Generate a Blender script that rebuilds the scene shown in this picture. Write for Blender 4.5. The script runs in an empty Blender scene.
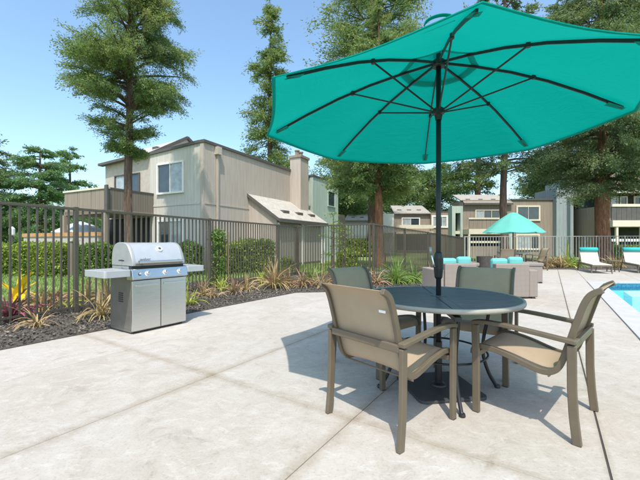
import bpy, bmesh, math, random
import numpy as np
from mathutils import Vector, Matrix
from mathutils.geometry import tessellate_polygon

# ------------------------------------------------------------------ camera, sky, sun, exposure
scn = bpy.context.scene
C = scn.collection
CAMZ, F, HOR = 1.136, 350.0, 242.0            # eye height (m), focal length and horizon row of the 640x480 picture
cam = bpy.data.cameras.new('camera'); camo = bpy.data.objects.new('camera', cam); C.objects.link(camo)
camo.location = (0, 0, CAMZ); camo.rotation_euler = (math.radians(90), 0, 0)
cam.sensor_width = 36; cam.lens = 36*F/640; cam.shift_y = 2/640
cam.clip_start = 0.05; cam.clip_end = 2000
scn.camera = camo

SUNDIR = Vector((0.0, -1.12, 2.08)).normalized()      # towards the sun
world = bpy.data.worlds.new('World'); scn.world = world; world.use_nodes = True
wn = world.node_tree.nodes; wl = world.node_tree.links
sky = wn.new('ShaderNodeTexSky'); sky.sky_type = 'NISHITA'; sky.sun_disc = False
sky.sun_elevation = math.asin(SUNDIR.z); sky.sun_rotation = math.atan2(SUNDIR.x, SUNDIR.y)
sky.air_density = 1.0; sky.dust_density = 1.8; sky.ozone_density = 1.0
tint = wn.new('ShaderNodeMix'); tint.data_type = 'RGBA'; tint.blend_type = 'MULTIPLY'; tint.inputs[0].default_value = 1.0
tint.inputs[7].default_value = (1.0, 1.13, 1.12, 1)            # one even white balance for the whole sky
wl.new(sky.outputs[0], tint.inputs[6]); wl.new(tint.outputs[2], wn['Background'].inputs['Color']); wn['Background'].inputs['Strength'].default_value = 0.15
sun = bpy.data.lights.new('sun', 'SUN'); sun.energy = 2.65; sun.angle = math.radians(0.5); sun.color = (1.0, 0.93, 0.83)
suno = bpy.data.objects.new('sun', sun); C.objects.link(suno)
suno.rotation_euler = SUNDIR.to_track_quat('Z', 'Y').to_euler(); suno.location = (0, -10, 20)
scn.view_settings.view_transform = 'Standard'; scn.view_settings.look = 'None'
scn.view_settings.exposure = 0.90; scn.view_settings.gamma = 1.0
scn.render.engine = 'CYCLES'

R = math.radians
def WX(px, Y): return (px-320)/F*Y
def WZ(py, Y): return CAMZ + (HOR-py)/F*Y

# ------------------------------------------------------------------ materials
def _nt(name):
    m = bpy.data.materials.new(name); m.use_nodes = True
    nt = m.node_tree; return m, nt, nt.nodes, nt.links, nt.nodes['Principled BSDF']
def ramp(nodes, links, src, stops):
    r = nodes.new('ShaderNodeValToRGB'); e = r.color_ramp.elements
    while len(e) < len(stops): e.new(0.5)
    for i, (p, c) in enumerate(stops):
        e[i].position = p; e[i].color = (*c, 1)
    links.new(src, r.inputs[0]); return r.outputs[0]
def coords(nodes, links, kind='Object', scale=(1, 1, 1)):
    tc = nodes.new('ShaderNodeTexCoord'); mp = nodes.new('ShaderNodeMapping'); mp.inputs['Scale'].default_value = scale
    links.new(tc.outputs[kind], mp.inputs[0]); return mp.outputs[0]
def noise(nodes, links, vec, scale, detail=6, rough=0.6, dist=0):
    n = nodes.new('ShaderNodeTexNoise'); n.inputs['Scale'].default_value = scale; n.inputs['Detail'].default_value = detail
    n.inputs['Roughness'].default_value = rough; n.inputs['Distortion'].default_value = dist
    links.new(vec, n.inputs['Vector']); return n.outputs['Fac']
def bump(nodes, links, h, bsdf, strength=0.3, dist=0.01, normal=None):
    b = nodes.new('ShaderNodeBump'); b.inputs['Strength'].default_value = strength; b.inputs['Distance'].default_value = dist
    links.new(h, b.inputs['Height'])
    if normal: links.new(normal, b.inputs['Normal'])
    links.new(b.outputs[0], bsdf.inputs['Normal']); return b.outputs[0]
def mixc(nodes, links, fac, a, b, mode='MIX'):
    m = nodes.new('ShaderNodeMix'); m.data_type = 'RGBA'; m.blend_type = mode
    for s, v in ((m.inputs[0], fac), (m.inputs[6], a), (m.inputs[7], b)):
        if isinstance(v, (int, float)): s.default_value = v
        elif isinstance(v, tuple): s.default_value = (*v, 1)
        else: links.new(v, s)
    return m.outputs[2]

def simple(name, col, rough=0.6, metal=0.0, var=0.15, scale=8, bstr=0.0, bscale=60, coat=0, spec=None):
    """one colour with soft mottling and optional fine relief"""
    m, nt, n, l, b = _nt(name)
    v = coords(n, l)
    f = noise(n, l, v, scale)
    lo = tuple(c*(1-var) for c in col); hi = tuple(min(1, c*(1+var)) for c in col)
    l.new(ramp(n, l, f, [(0.3, lo), (0.7, hi)]), b.inputs['Base Color'])
    b.inputs['Roughness'].default_value = rough; b.inputs['Metallic'].default_value = metal
    if spec is not None: b.inputs['Specular IOR Level'].default_value = spec
    if bstr: bump(n, l, noise(n, l, v, bscale), b, bstr, 0.004)
    return m

def leafmat(name, cols, trans=0.42, rough=0.55):
    """foliage: every leaf island its own tone out of the given range"""
    m, nt, n, l, b = _nt(name)
    g = n.new('ShaderNodeNewGeometry')
    k = len(cols)
    v = coords(n, l)
    big = noise(n, l, v, 0.7, 2)
    mx = n.new('ShaderNodeMath'); mx.operation = 'MULTIPLY_ADD'; mx.inputs[1].default_value = 0.65
    l.new(g.outputs['Random Per Island'], mx.inputs[0])
    ad = n.new('ShaderNodeMath'); ad.operation = 'MULTIPLY_ADD'; ad.inputs[1].default_value = 1.1; ad.inputs[2].default_value = -0.38
    l.new(big, ad.inputs[0]); l.new(ad.outputs[0], mx.inputs[2])
    c = ramp(n, l, mx.outputs[0], [(i/(k-1), col) for i, col in enumerate(cols)])
    l.new(c, b.inputs['Base Color']); b.inputs['Roughness'].default_value = rough
    b.inputs['Specular IOR Level'].default_value = 0.3
    t = n.new('ShaderNodeBsdfTranslucent'); l.new(mixc(n, l, 0.5, c, (0.28, 0.34, 0.04)), t.inputs['Color'])
    ms = n.new('ShaderNodeMixShader'); ms.inputs[0].default_value = trans
    l.new(b.outputs[0], ms.inputs[1]); l.new(t.outputs[0], ms.inputs[2])
    l.new(ms.outputs[0], n['Material Output'].inputs['Surface'])
    return m

def concrete_mat():
    m, nt, n, l, b = _nt('concrete')
    oi = n.new('ShaderNodeObjectInfo')
    v = coords(n, l)
    big = noise(n, l, v, 0.55, 5, 0.6, 0.6); mid = noise(n, l, v, 4.5, 9, 0.75, 1.0); fine = noise(n, l, v, 60, 3)
    c = ramp(n, l, mid, [(0.26, (0.285, 0.25, 0.21)), (0.42, (0.385, 0.352, 0.312)), (0.58, (0.42, 0.392, 0.358)), (0.75, (0.465, 0.445, 0.415))])
    warm = ramp(n, l, big, [(0.34, (0.93, 0.895, 0.845)), (0.58, (1, 1, 1))])
    c = mixc(n, l, 0.75, c, warm, 'MULTIPLY')
    # thin blotches left by the trowel and by spilled water
    blot = noise(n, l, coords(n, l, scale=(1.0, 1.6, 1)), 5.0, 9, 0.75, 2.2)
    c = mixc(n, l, ramp(n, l, blot, [(0.52, (0, 0, 0)), (0.68, (0.5, 0.5, 0.5))]), c, (0.53, 0.515, 0.495))
    sp = ramp(n, l, fine, [(0.30, (0.72, 0.72, 0.72)), (0.46, (1, 1, 1))])
    c = mixc(n, l, 0.6, c, sp, 'MULTIPLY')
    tone = ramp(n, l, oi.outputs['Random'], [(0, (0.93, 0.92, 0.90)), (1, (1.03, 1.03, 1.04))])
    c = mixc(n, l, 1.0, c, tone, 'MULTIPLY')
    # brownish dirt that has washed into the joints
    sx = n.new('ShaderNodeSeparateXYZ'); l.new(v, sx.inputs[0])
    def lin(ax, ay, c0, wid):
        m1 = n.new('ShaderNodeMath'); m1.operation = 'MULTIPLY_ADD'; l.new(sx.outputs[0], m1.inputs[0]); m1.inputs[1].default_value = ax; m1.inputs[2].default_value = -c0
        m2 = n.new('ShaderNodeMath'); m2.operation = 'MULTIPLY_ADD'; l.new(sx.outputs[1], m2.inputs[0]); m2.inputs[1].default_value = ay; l.new(m1.outputs[0], m2.inputs[2])
        m3 = n.new('ShaderNodeMath'); m3.operation = 'ABSOLUTE'; l.new(m2.outputs[0], m3.inputs[0])
        m4 = n.new('ShaderNodeMath'); m4.operation = 'DIVIDE'; m4.inputs[1].default_value = wid; m4.use_clamp = True; l.new(m3.outputs[0], m4.inputs[0])
        return m4.outputs[0]
    uu = (0.55/0.99985, 0.835/0.99985)
    dirt = noise(n, l, v, 9, 6, 0.7)
    for ax, ay, c0, wid in ((uu[1], -uu[0], -2.41, 0.13), (uu[1], -uu[0], -1.06, 0.13), (uu[0], uu[1], 1.99, 0.12), (uu[1], -uu[0], 0.247, 0.05)):
        mm = n.new('ShaderNodeMath'); mm.operation = 'MULTIPLY_ADD'; l.new(dirt, mm.inputs[0]); mm.inputs[1].default_value = 0.9; 
        ms = n.new('ShaderNodeMath'); ms.operation = 'SUBTRACT'; ms.inputs[1].default_value = 0.45; l.new(lin(ax, ay, c0, wid), ms.inputs[0]); l.new(ms.outputs[0], mm.inputs[2])
        c = mixc(n, l, 0.8, c, ramp(n, l, mm.outputs[0], [(0.05, (0.80, 0.755, 0.69)), (0.6, (1, 1, 1))]), 'MULTIPLY')
    l.new(c, b.inputs['Base Color']); b.inputs['Roughness'].default_value = 0.85
    h = n.new('ShaderNodeMath'); h.operation = 'MULTIPLY_ADD'; h.inputs[1].default_value = 0.35
    l.new(fine, h.inputs[0]); l.new(blot, h.inputs[2])
    bump(n, l, h.outputs[0], b, 0.35, 0.006)
    return m

def siding_mat(name, col, pitch=0.2, groove=0.07, gd=0.62):
    """plywood siding with vertical grooves, weathered"""
    m, nt, n, l, b = _nt(name)
    v = coords(n, l)
    sx = n.new('ShaderNodeSeparateXYZ'); l.new(v, sx.inputs[0])
    a = n.new('ShaderNodeMath'); a.operation = 'ADD'; l.new(sx.outputs[0], a.inputs[0]); l.new(sx.outputs[1], a.inputs[1])
    d = n.new('ShaderNodeMath'); d.operation = 'DIVIDE'; d.inputs[1].default_value = pitch; l.new(a.outputs[0], d.inputs[0])
    fr = n.new('ShaderNodeMath'); fr.operation = 'FRACT'; l.new(d.outputs[0], fr.inputs[0])
    g = n.new('ShaderNodeMath'); g.operation = 'GREATER_THAN'; g.inputs[1].default_value = groove; l.new(fr.outputs[0], g.inputs[0])
    st = noise(n, l, coords(n, l, scale=(3, 3, 0.25)), 3, 6, 0.65)
    c = ramp(n, l, st, [(0.3, tuple(x*0.84 for x in col)), (0.55, col), (0.75, tuple(min(1, x*1.1) for x in col))])
    c = mixc(n, l, g.outputs[0], tuple(x*gd for x in col), c)
    l.new(c, b.inputs['Base Color']); b.inputs['Roughness'].default_value = 0.85
    bump(n, l, g.outputs[0], b, 0.4, 0.008)
    return m

def shingle_mat(name, col):
    m, nt, n, l, b = _nt(name)
    v = coords(n, l)
    br = n.new('ShaderNodeTexBrick'); br.inputs['Scale'].default_value = 1; br.inputs['Brick Width'].default_value = 0.28
    br.inputs['Row Height'].default_value = 0.14; br.inputs['Mortar Size'].default_value = 0.012
    br.inputs['Color1'].default_value = (*[c*0.8 for c in col], 1); br.inputs['Color2'].default_value = (*[c*1.15 for c in col], 1)
    br.inputs['Mortar'].default_value = (*[c*0.5 for c in col], 1)
    l.new(v, br.inputs['Vector'])
    f = noise(n, l, v, 7, 6)
    c = mixc(n, l, 0.5, br.outputs['Color'], ramp(n, l, f, [(0.3, tuple(c*0.8 for c in col)), (0.7, tuple(c*1.2 for c in col))]))
    l.new(c, b.inputs['Base Color']); b.inputs['Roughness'].default_value = 0.9
    return m

def bark_mat(name, a, bcol):
    m, nt, n, l, b = _nt(name)
    v = coords(n, l, scale=(1, 1, 0.12))
    f = noise(n, l, v, 20, 9, 0.75, 0.5)
    l.new(ramp(n, l, f, [(0.32, tuple(x*0.45 for x in a)), (0.5, a), (0.68, bcol)]), b.inputs['Base Color'])
    b.inputs['Roughness'].default_value = 0.95
    bump(n, l, f, b, 1.0, 0.05)
    return m

def sling_mat():
    m, nt, n, l, b = _nt('sling_mesh')
    v = coords(n, l)
    def stripes(axis_scale):
        w = n.new('ShaderNodeTexWave'); w.inputs['Scale'].default_value = 52; w.bands_direction = axis_scale
        l.new(v, w.inputs['Vector']); return w.outputs['Fac']
    wx = stripes('DIAGONAL'); f = noise(n, l, v, 5)
    c = ramp(n, l, f, [(0.3, (0.53, 0.415, 0.295)), (0.7, (0.61, 0.49, 0.365))])
    c = mixc(n, l, 0.6, c, ramp(n, l, wx, [(0, (0.62, 0.55, 0.47)), (1, (1, 1, 1))]), 'MULTIPLY')
    l.new(c, b.inputs['Base Color']); b.inputs['Roughness'].default_value = 0.7
    tl = n.new('ShaderNodeBsdfTranslucent'); tl.inputs['Color'].default_value = (0.5, 0.38, 0.25, 1)
    m1 = n.new('ShaderNodeMixShader'); m1.inputs[0].default_value = 0.22
    l.new(b.outputs[0], m1.inputs[1]); l.new(tl.outputs[0], m1.inputs[2])
    tr = n.new('ShaderNodeBsdfTransparent')
    m2 = n.new('ShaderNodeMixShader'); m2.inputs[0].default_value = 0.10     # open weave
    l.new(m1.outputs[0], m2.inputs[1]); l.new(tr.outputs[0], m2.inputs[2])
    l.new(m2.outputs[0], n['Material Output'].inputs['Surface'])
    return m

def canopy_mat(name, col, tcol, tfac=0.5):
    m, nt, n, l, b = _nt(name)
    v = coords(n, l)
    f = noise(n, l, v, 2.5, 4)
    c = ramp(n, l, f, [(0.3, tuple(x*0.94 for x in col)), (0.7, tuple(x*1.05 for x in col))])
    l.new(c, b.inputs['Base Color']); b.inputs['Roughness'].default_value = 0.8; b.inputs['Specular IOR Level'].default_value = 0.15
    weave = noise(n, l, v, 500, 2); crease = noise(n, l, coords(n, l, scale=(1, 1, 3)), 5, 4, 0.6, 1.5)
    nb1 = bump(n, l, crease, b, 0.35, 0.02); bump(n, l, weave, b, 0.1, 0.001, nb1)
    t = n.new('ShaderNodeBsdfTranslucent'); t.inputs['Color'].default_value = (*tcol, 1)
    l.new(nb1, t.inputs['Normal'])
    ms = n.new('ShaderNodeMixShader'); ms.inputs[0].default_value = tfac
    l.new(b.outputs[0], ms.inputs[1]); l.new(t.outputs[0], ms.inputs[2])
    l.new(ms.outputs[0], n['Material Output'].inputs['Surface'])
    return m

def steel_mat(name, col, rough):
    m, nt, n, l, b = _nt(name)
    f = noise(n, l, coords(n, l, scale=(1.5, 1.5, 90)), 6, 4)
    l.new(ramp(n, l, f, [(0.3, tuple(x*0.9 for x in col)), (0.7, col)]), b.inputs['Base Color'])
    b.inputs['Metallic'].default_value = 1.0
    l.new(ramp(n, l, f, [(0.2, (rough*0.8,)*3), (0.8, (rough*1.25,)*3)]), b.inputs['Roughness'])
    return m

def water_mat():
    m, nt, n, l, b = _nt('pool_water')
    tr = n.new('ShaderNodeBsdfTransparent'); tr.inputs['Color'].default_value = (0.66, 0.96, 0.99, 1)
    gl = n.new('ShaderNodeBsdfGlossy'); gl.inputs['Roughness'].default_value = 0.06; gl.inputs['Color'].default_value = (0.7, 0.85, 0.9, 1)
    fr = n.new('ShaderNodeFresnel'); fr.inputs['IOR'].default_value = 1.12
    bp = n.new('ShaderNodeBump'); bp.inputs['Strength'].default_value = 0.25; bp.inputs['Distance'].default_value = 0.03
    l.new(noise(n, l, coords(n, l), 4, 3), bp.inputs['Height'])
    l.new(bp.outputs[0], gl.inputs['Normal']); l.new(bp.outputs[0], fr.inputs['Normal'])
    ms = n.new('ShaderNodeMixShader'); l.new(fr.outputs[0], ms.inputs[0]); l.new(tr.outputs[0], ms.inputs[1]); l.new(gl.outputs[0], ms.inputs[2])
    l.new(ms.outputs[0], n['Material Output'].inputs['Surface'])
    return m

def ground_mat():
    m, nt, n, l, b = _nt('ground_soil_and_grass')
    v = coords(n, l)
    f = noise(n, l, v, 0.9, 6); g = noise(n, l, v, 25, 4)
    c = ramp(n, l, f, [(0.3, (0.14, 0.20, 0.05)), (0.6, (0.20, 0.27, 0.075)), (0.8, (0.24, 0.25, 0.11))])
    c = mixc(n, l, 0.6, c, ramp(n, l, g, [(0.3, (0.5, 0.5, 0.45)), (0.7, (1.2, 1.2, 1.1))]), 'MULTIPLY')
    l.new(c, b.inputs['Base Color']); b.inputs['Roughness'].default_value = 0.95
    bump(n, l, g, b, 0.8, 0.03)
    return m

def wicker_mat():
    m, nt, n, l, b = _nt('wicker')
    v = coords(n, l)
    w1 = n.new('ShaderNodeTexWave'); w1.inputs['Scale'].default_value = 22; w1.bands_direction = 'Z'; l.new(v, w1.inputs[0])
    w2 = n.new('ShaderNodeTexWave'); w2.inputs['Scale'].default_value = 22; w2.bands_direction = 'X'; l.new(v, w2.inputs[0])
    mm = n.new('ShaderNodeMath'); mm.operation = 'MULTIPLY'; l.new(w1.outputs['Fac'], mm.inputs[0]); l.new(w2.outputs['Fac'], mm.inputs[1])
    c = ramp(n, l, mm.outputs[0], [(0, (0.20, 0.165, 0.14)), (0.5, (0.36, 0.30, 0.26)), (1, (0.43, 0.37, 0.32))])
    l.new(c, b.inputs['Base Color']); b.inputs['Roughness'].default_value = 0.7
    bump(n, l, mm.outputs[0], b, 0.5, 0.006)
    return m

M = {}
M['concrete'] = concrete_mat()
M['joint'] = simple('joint_filler', (0.27, 0.24, 0.205), 0.95)
M['darkjoint'] = simple('dark_joint_filler', (0.05, 0.045, 0.04), 0.95)
M['coping'] = simple('coping_concrete', (0.41, 0.405, 0.41), 0.8, var=0.08, scale=5, bstr=0.2)
M['mulch'] = simple('mulch_soil', (0.075, 0.064, 0.052), 0.95, var=0.5, scale=40, bstr=0.8, bscale=80)
M['ground'] = ground_mat()
M['frame'] = simple('bronze_paint', (0.13, 0.102, 0.069), 0.42, 0.0, 0.08, 12, 0.05, 300, spec=0.5)
M['sling'] = sling_mat()
M['tabletop'] = simple('table_slat_paint', (0.085, 0.092, 0.112), 0.4, 0, 0.12, 10)
M['rim'] = simple('table_rim_paint', (0.34, 0.315, 0.275), 0.45, 0, 0.08, 10)
M['black'] = simple('black_powder_coat', (0.018, 0.018, 0.02), 0.4, 0, 0.2, 20)
M['rib'] = simple('dark_rib_metal', (0.022, 0.02, 0.02), 0.45, 0, 0.2, 20)
M['base'] = simple('umbrella_base_iron', (0.05, 0.05, 0.052), 0.6, 0, 0.2, 12)
M['canopy'] = canopy_mat('teal_canopy_fabric', (0.0, 0.345, 0.285), (0.0, 0.34, 0.285), 0.36)
M['canopy2'] = canopy_mat('pale_teal_canopy_fabric', (0.17, 0.56, 0.48), (0.15, 0.55, 0.47), 0.35)
M['chrome'] = simple('crank_metal', (0.75, 0.78, 0.8), 0.25, 1.0, 0.05)
M['steel'] = steel_mat('brushed_steel', (0.66, 0.655, 0.64), 0.3)
M['lidsteel'] = simple('satin_lid_steel', (0.62, 0.615, 0.60), 0.34, 0.55, 0.04, 12)
M['castgrey'] = simple('grey_cast_metal', (0.36, 0.365, 0.36), 0.4, 0.25, 0.06, 10)
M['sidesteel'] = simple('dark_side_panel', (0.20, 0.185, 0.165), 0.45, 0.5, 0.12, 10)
M['shelf'] = simple('grey_shelf_metal', (0.42, 0.43, 0.44), 0.4, 0.2, 0.05, 10)
M['knob'] = simple('knob_grey', (0.55, 0.55, 0.56), 0.3, 0.6, 0.05)
M['badge'] = simple('badge_white', (0.8, 0.8, 0.8), 0.35, 0, 0.03)
M['ink'] = simple('badge_ink', (0.05, 0.07, 0.10), 0.5, 0, 0.05)
M['fence'] = simple('fence_paint', (0.082, 0.07, 0.051), 0.5, 0, 0.15, 6, 0.05, 200)
M['sunlitfence'] = simple('sunlit_fence_paint', (0.30, 0.29, 0.265), 0.5, 0, 0.12, 6)  # same paint as the other fences, with sunlight put into its colour
M['greenside'] = siding_mat('sage_siding', (0.57, 0.535, 0.485), gd=0.78)
M['tanside'] = siding_mat('tan_siding', (0.47, 0.40, 0.345), 0.4, 0.02, 0.85)
M['brownside'] = siding_mat('brown_siding', (0.29, 0.235, 0.185), 0.3, 0.06)
M['balcony'] = siding_mat('brown_balcony_siding', (0.215, 0.18, 0.145), 0.12, 0.14)
M['mint'] = siding_mat('mint_siding', (0.42, 0.50, 0.44), 0.4, 0.03)
M['greywall'] = siding_mat('blue_grey_siding', (0.30, 0.35, 0.36), 0.3, 0.05)
M['gateboard'] = siding_mat('grey_gate_boards', (0.38, 0.345, 0.29), 0.3, 0.02, 0.85)
M['trim'] = simple('dark_trim', (0.10, 0.09, 0.085), 0.7, 0, 0.15, 4)
M['cream'] = simple('cream_trim', (0.66, 0.60, 0.48), 0.7, 0, 0.07, 4)
M['white'] = simple('white_trim', (0.76, 0.74, 0.70), 0.6, 0, 0.05, 4)
M['shingle'] = shingle_mat('grey_shingles', (0.45, 0.42, 0.38))
M['shinglefar'] = shingle_mat('far_grey_shingles', (0.35, 0.325, 0.29))
M['glass'] = simple('window_glass', (0.035, 0.05, 0.065), 0.06, 0, 0.3, 1.5, spec=0.8)
M['curtain'] = simple('curtained_glass', (0.34, 0.38, 0.40), 0.12, 0, 0.25, 3, spec=0.8)
M['dark'] = simple('painted_shade', (0.03, 0.028, 0.026), 0.9, 0, 0.3, 2)  # near-black colour stands in for shade under balconies and in openings
M['wood'] = simple('orange_wood', (0.50, 0.27, 0.11), 0.7, 0, 0.2, 6)
M['stucco'] = simple('beige_stucco', (0.47, 0.42, 0.355), 0.9, 0, 0.1, 5, 0.3, 60)
M['parasolwhite'] = canopy_mat('pale_blue_canopy', (0.62, 0.67, 0.78), (0.6, 0.65, 0.75), 0.3)
M['bark'] = bark_mat('redwood_bark', (0.135, 0.085, 0.06), (0.26, 0.175, 0.125))
M['barkred'] = bark_mat('orange_redwood_bark', (0.25, 0.105, 0.055), (0.52, 0.28, 0.15))
M['twig'] = bark_mat('twig_bark', (0.12, 0.085, 0.06), (0.2, 0.15, 0.1))
M['leaf_redwood'] = leafmat('redwood_needles', [(0.072, 0.138, 0.079), (0.122, 0.214, 0.092), (0.187, 0.283, 0.106), (0.288, 0.345, 0.119), (0.374, 0.276, 0.132)])
M['leaf_dark'] = leafmat('dark_conifer_needles', [(0.048, 0.097, 0.073), (0.090, 0.159, 0.099), (0.138, 0.221, 0.112), (0.235, 0.276, 0.119), (0.345, 0.276, 0.145)])
M['leaf_mid'] = leafmat('mid_green_leaves', [(0.060, 0.120, 0.042), (0.108, 0.192, 0.060), (0.168, 0.264, 0.078), (0.264, 0.324, 0.108)])
M['leaf_cedar'] = leafmat('cedar_needles', [(0.074, 0.179, 0.095), (0.120, 0.248, 0.113), (0.179, 0.318, 0.140), (0.255, 0.386, 0.164)])
M['leaf_hedge'] = leafmat('hedge_leaves', [(0.058, 0.126, 0.029), (0.134, 0.225, 0.043), (0.288, 0.360, 0.058), (0.518, 0.540, 0.086)], 0.3)
M['leaf_hedge_dark'] = leafmat('dark_hedge_leaves', [(0.046, 0.109, 0.032), (0.093, 0.181, 0.044), (0.188, 0.290, 0.067), (0.375, 0.452, 0.106)], 0.3)
M['strap_dry'] = leafmat('dry_strap_leaves', [(0.23, 0.12, 0.075), (0.38, 0.24, 0.13), (0.48, 0.36, 0.19), (0.30, 0.30, 0.10)], 0.25)
M['strap_red'] = leafmat('red_strap_leaves', [(0.20, 0.085, 0.06), (0.32, 0.175, 0.12), (0.43, 0.29, 0.19), (0.30, 0.30, 0.12)], 0.25)
M['strap_green'] = leafmat('green_strap_leaves', [(0.10, 0.19, 0.04), (0.20, 0.32, 0.07), (0.36, 0.46, 0.14)], 0.3)
M['strap_yellow'] = leafmat('yellow_green_strap_leaves', [(0.26, 0.34, 0.05), (0.46, 0.50, 0.10), (0.62, 0.58, 0.22)], 0.3)
M['cordyline'] = leafmat('magenta_leaves', [(0.192, 0.024, 0.065), (0.336, 0.048, 0.117), (0.440, 0.160, 0.208)], 0.3)
M['yellowleaf'] = leafmat('yellow_leaves', [(0.62, 0.40, 0.01), (0.75, 0.52, 0.02), (0.80, 0.60, 0.05)], 0.3)
M['grass'] = leafmat('lawn_blades', [(0.13, 0.21, 0.05), (0.20, 0.30, 0.08), (0.31, 0.40, 0.13)], 0.25)
M['chips'] = leafmat('bark_chips', [(0.04, 0.034, 0.028), (0.085, 0.073, 0.06), (0.15, 0.13, 0.108), (0.34, 0.31, 0.27)], 0.0, 0.9)
M['water'] = water_mat()
M['poolshell'] = simple('pool_plaster', (0.34, 0.84, 0.92), 0.7, 0, 0.06, 3)
M['poolledge'] = simple('pool_white_plaster', (0.80, 0.86, 0.86), 0.7, 0, 0.05, 3)
M['tile'] = simple('waterline_tile', (0.03, 0.16, 0.25), 0.25, 0, 0.6, 30)
M['wicker'] = wicker_mat()
M['teal'] = simple('aqua_cushion_fabric', (0.13, 0.44, 0.42), 0.85, 0, 0.06, 5)
M['roll'] = simple('teal_headrest_fabric', (0.03, 0.36, 0.35), 0.85, 0, 0.06, 5)
M['lounger'] = simple('cream_lounger_sling', (0.56, 0.50, 0.42), 0.8, 0, 0.06, 5)
M['pot'] = simple('dark_planter', (0.06, 0.052, 0.045), 0.7, 0, 0.3, 12, 0.4, 40)
M['lamp'] = simple('lantern_white', (0.8, 0.8, 0.78), 0.4, 0, 0.03)

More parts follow.
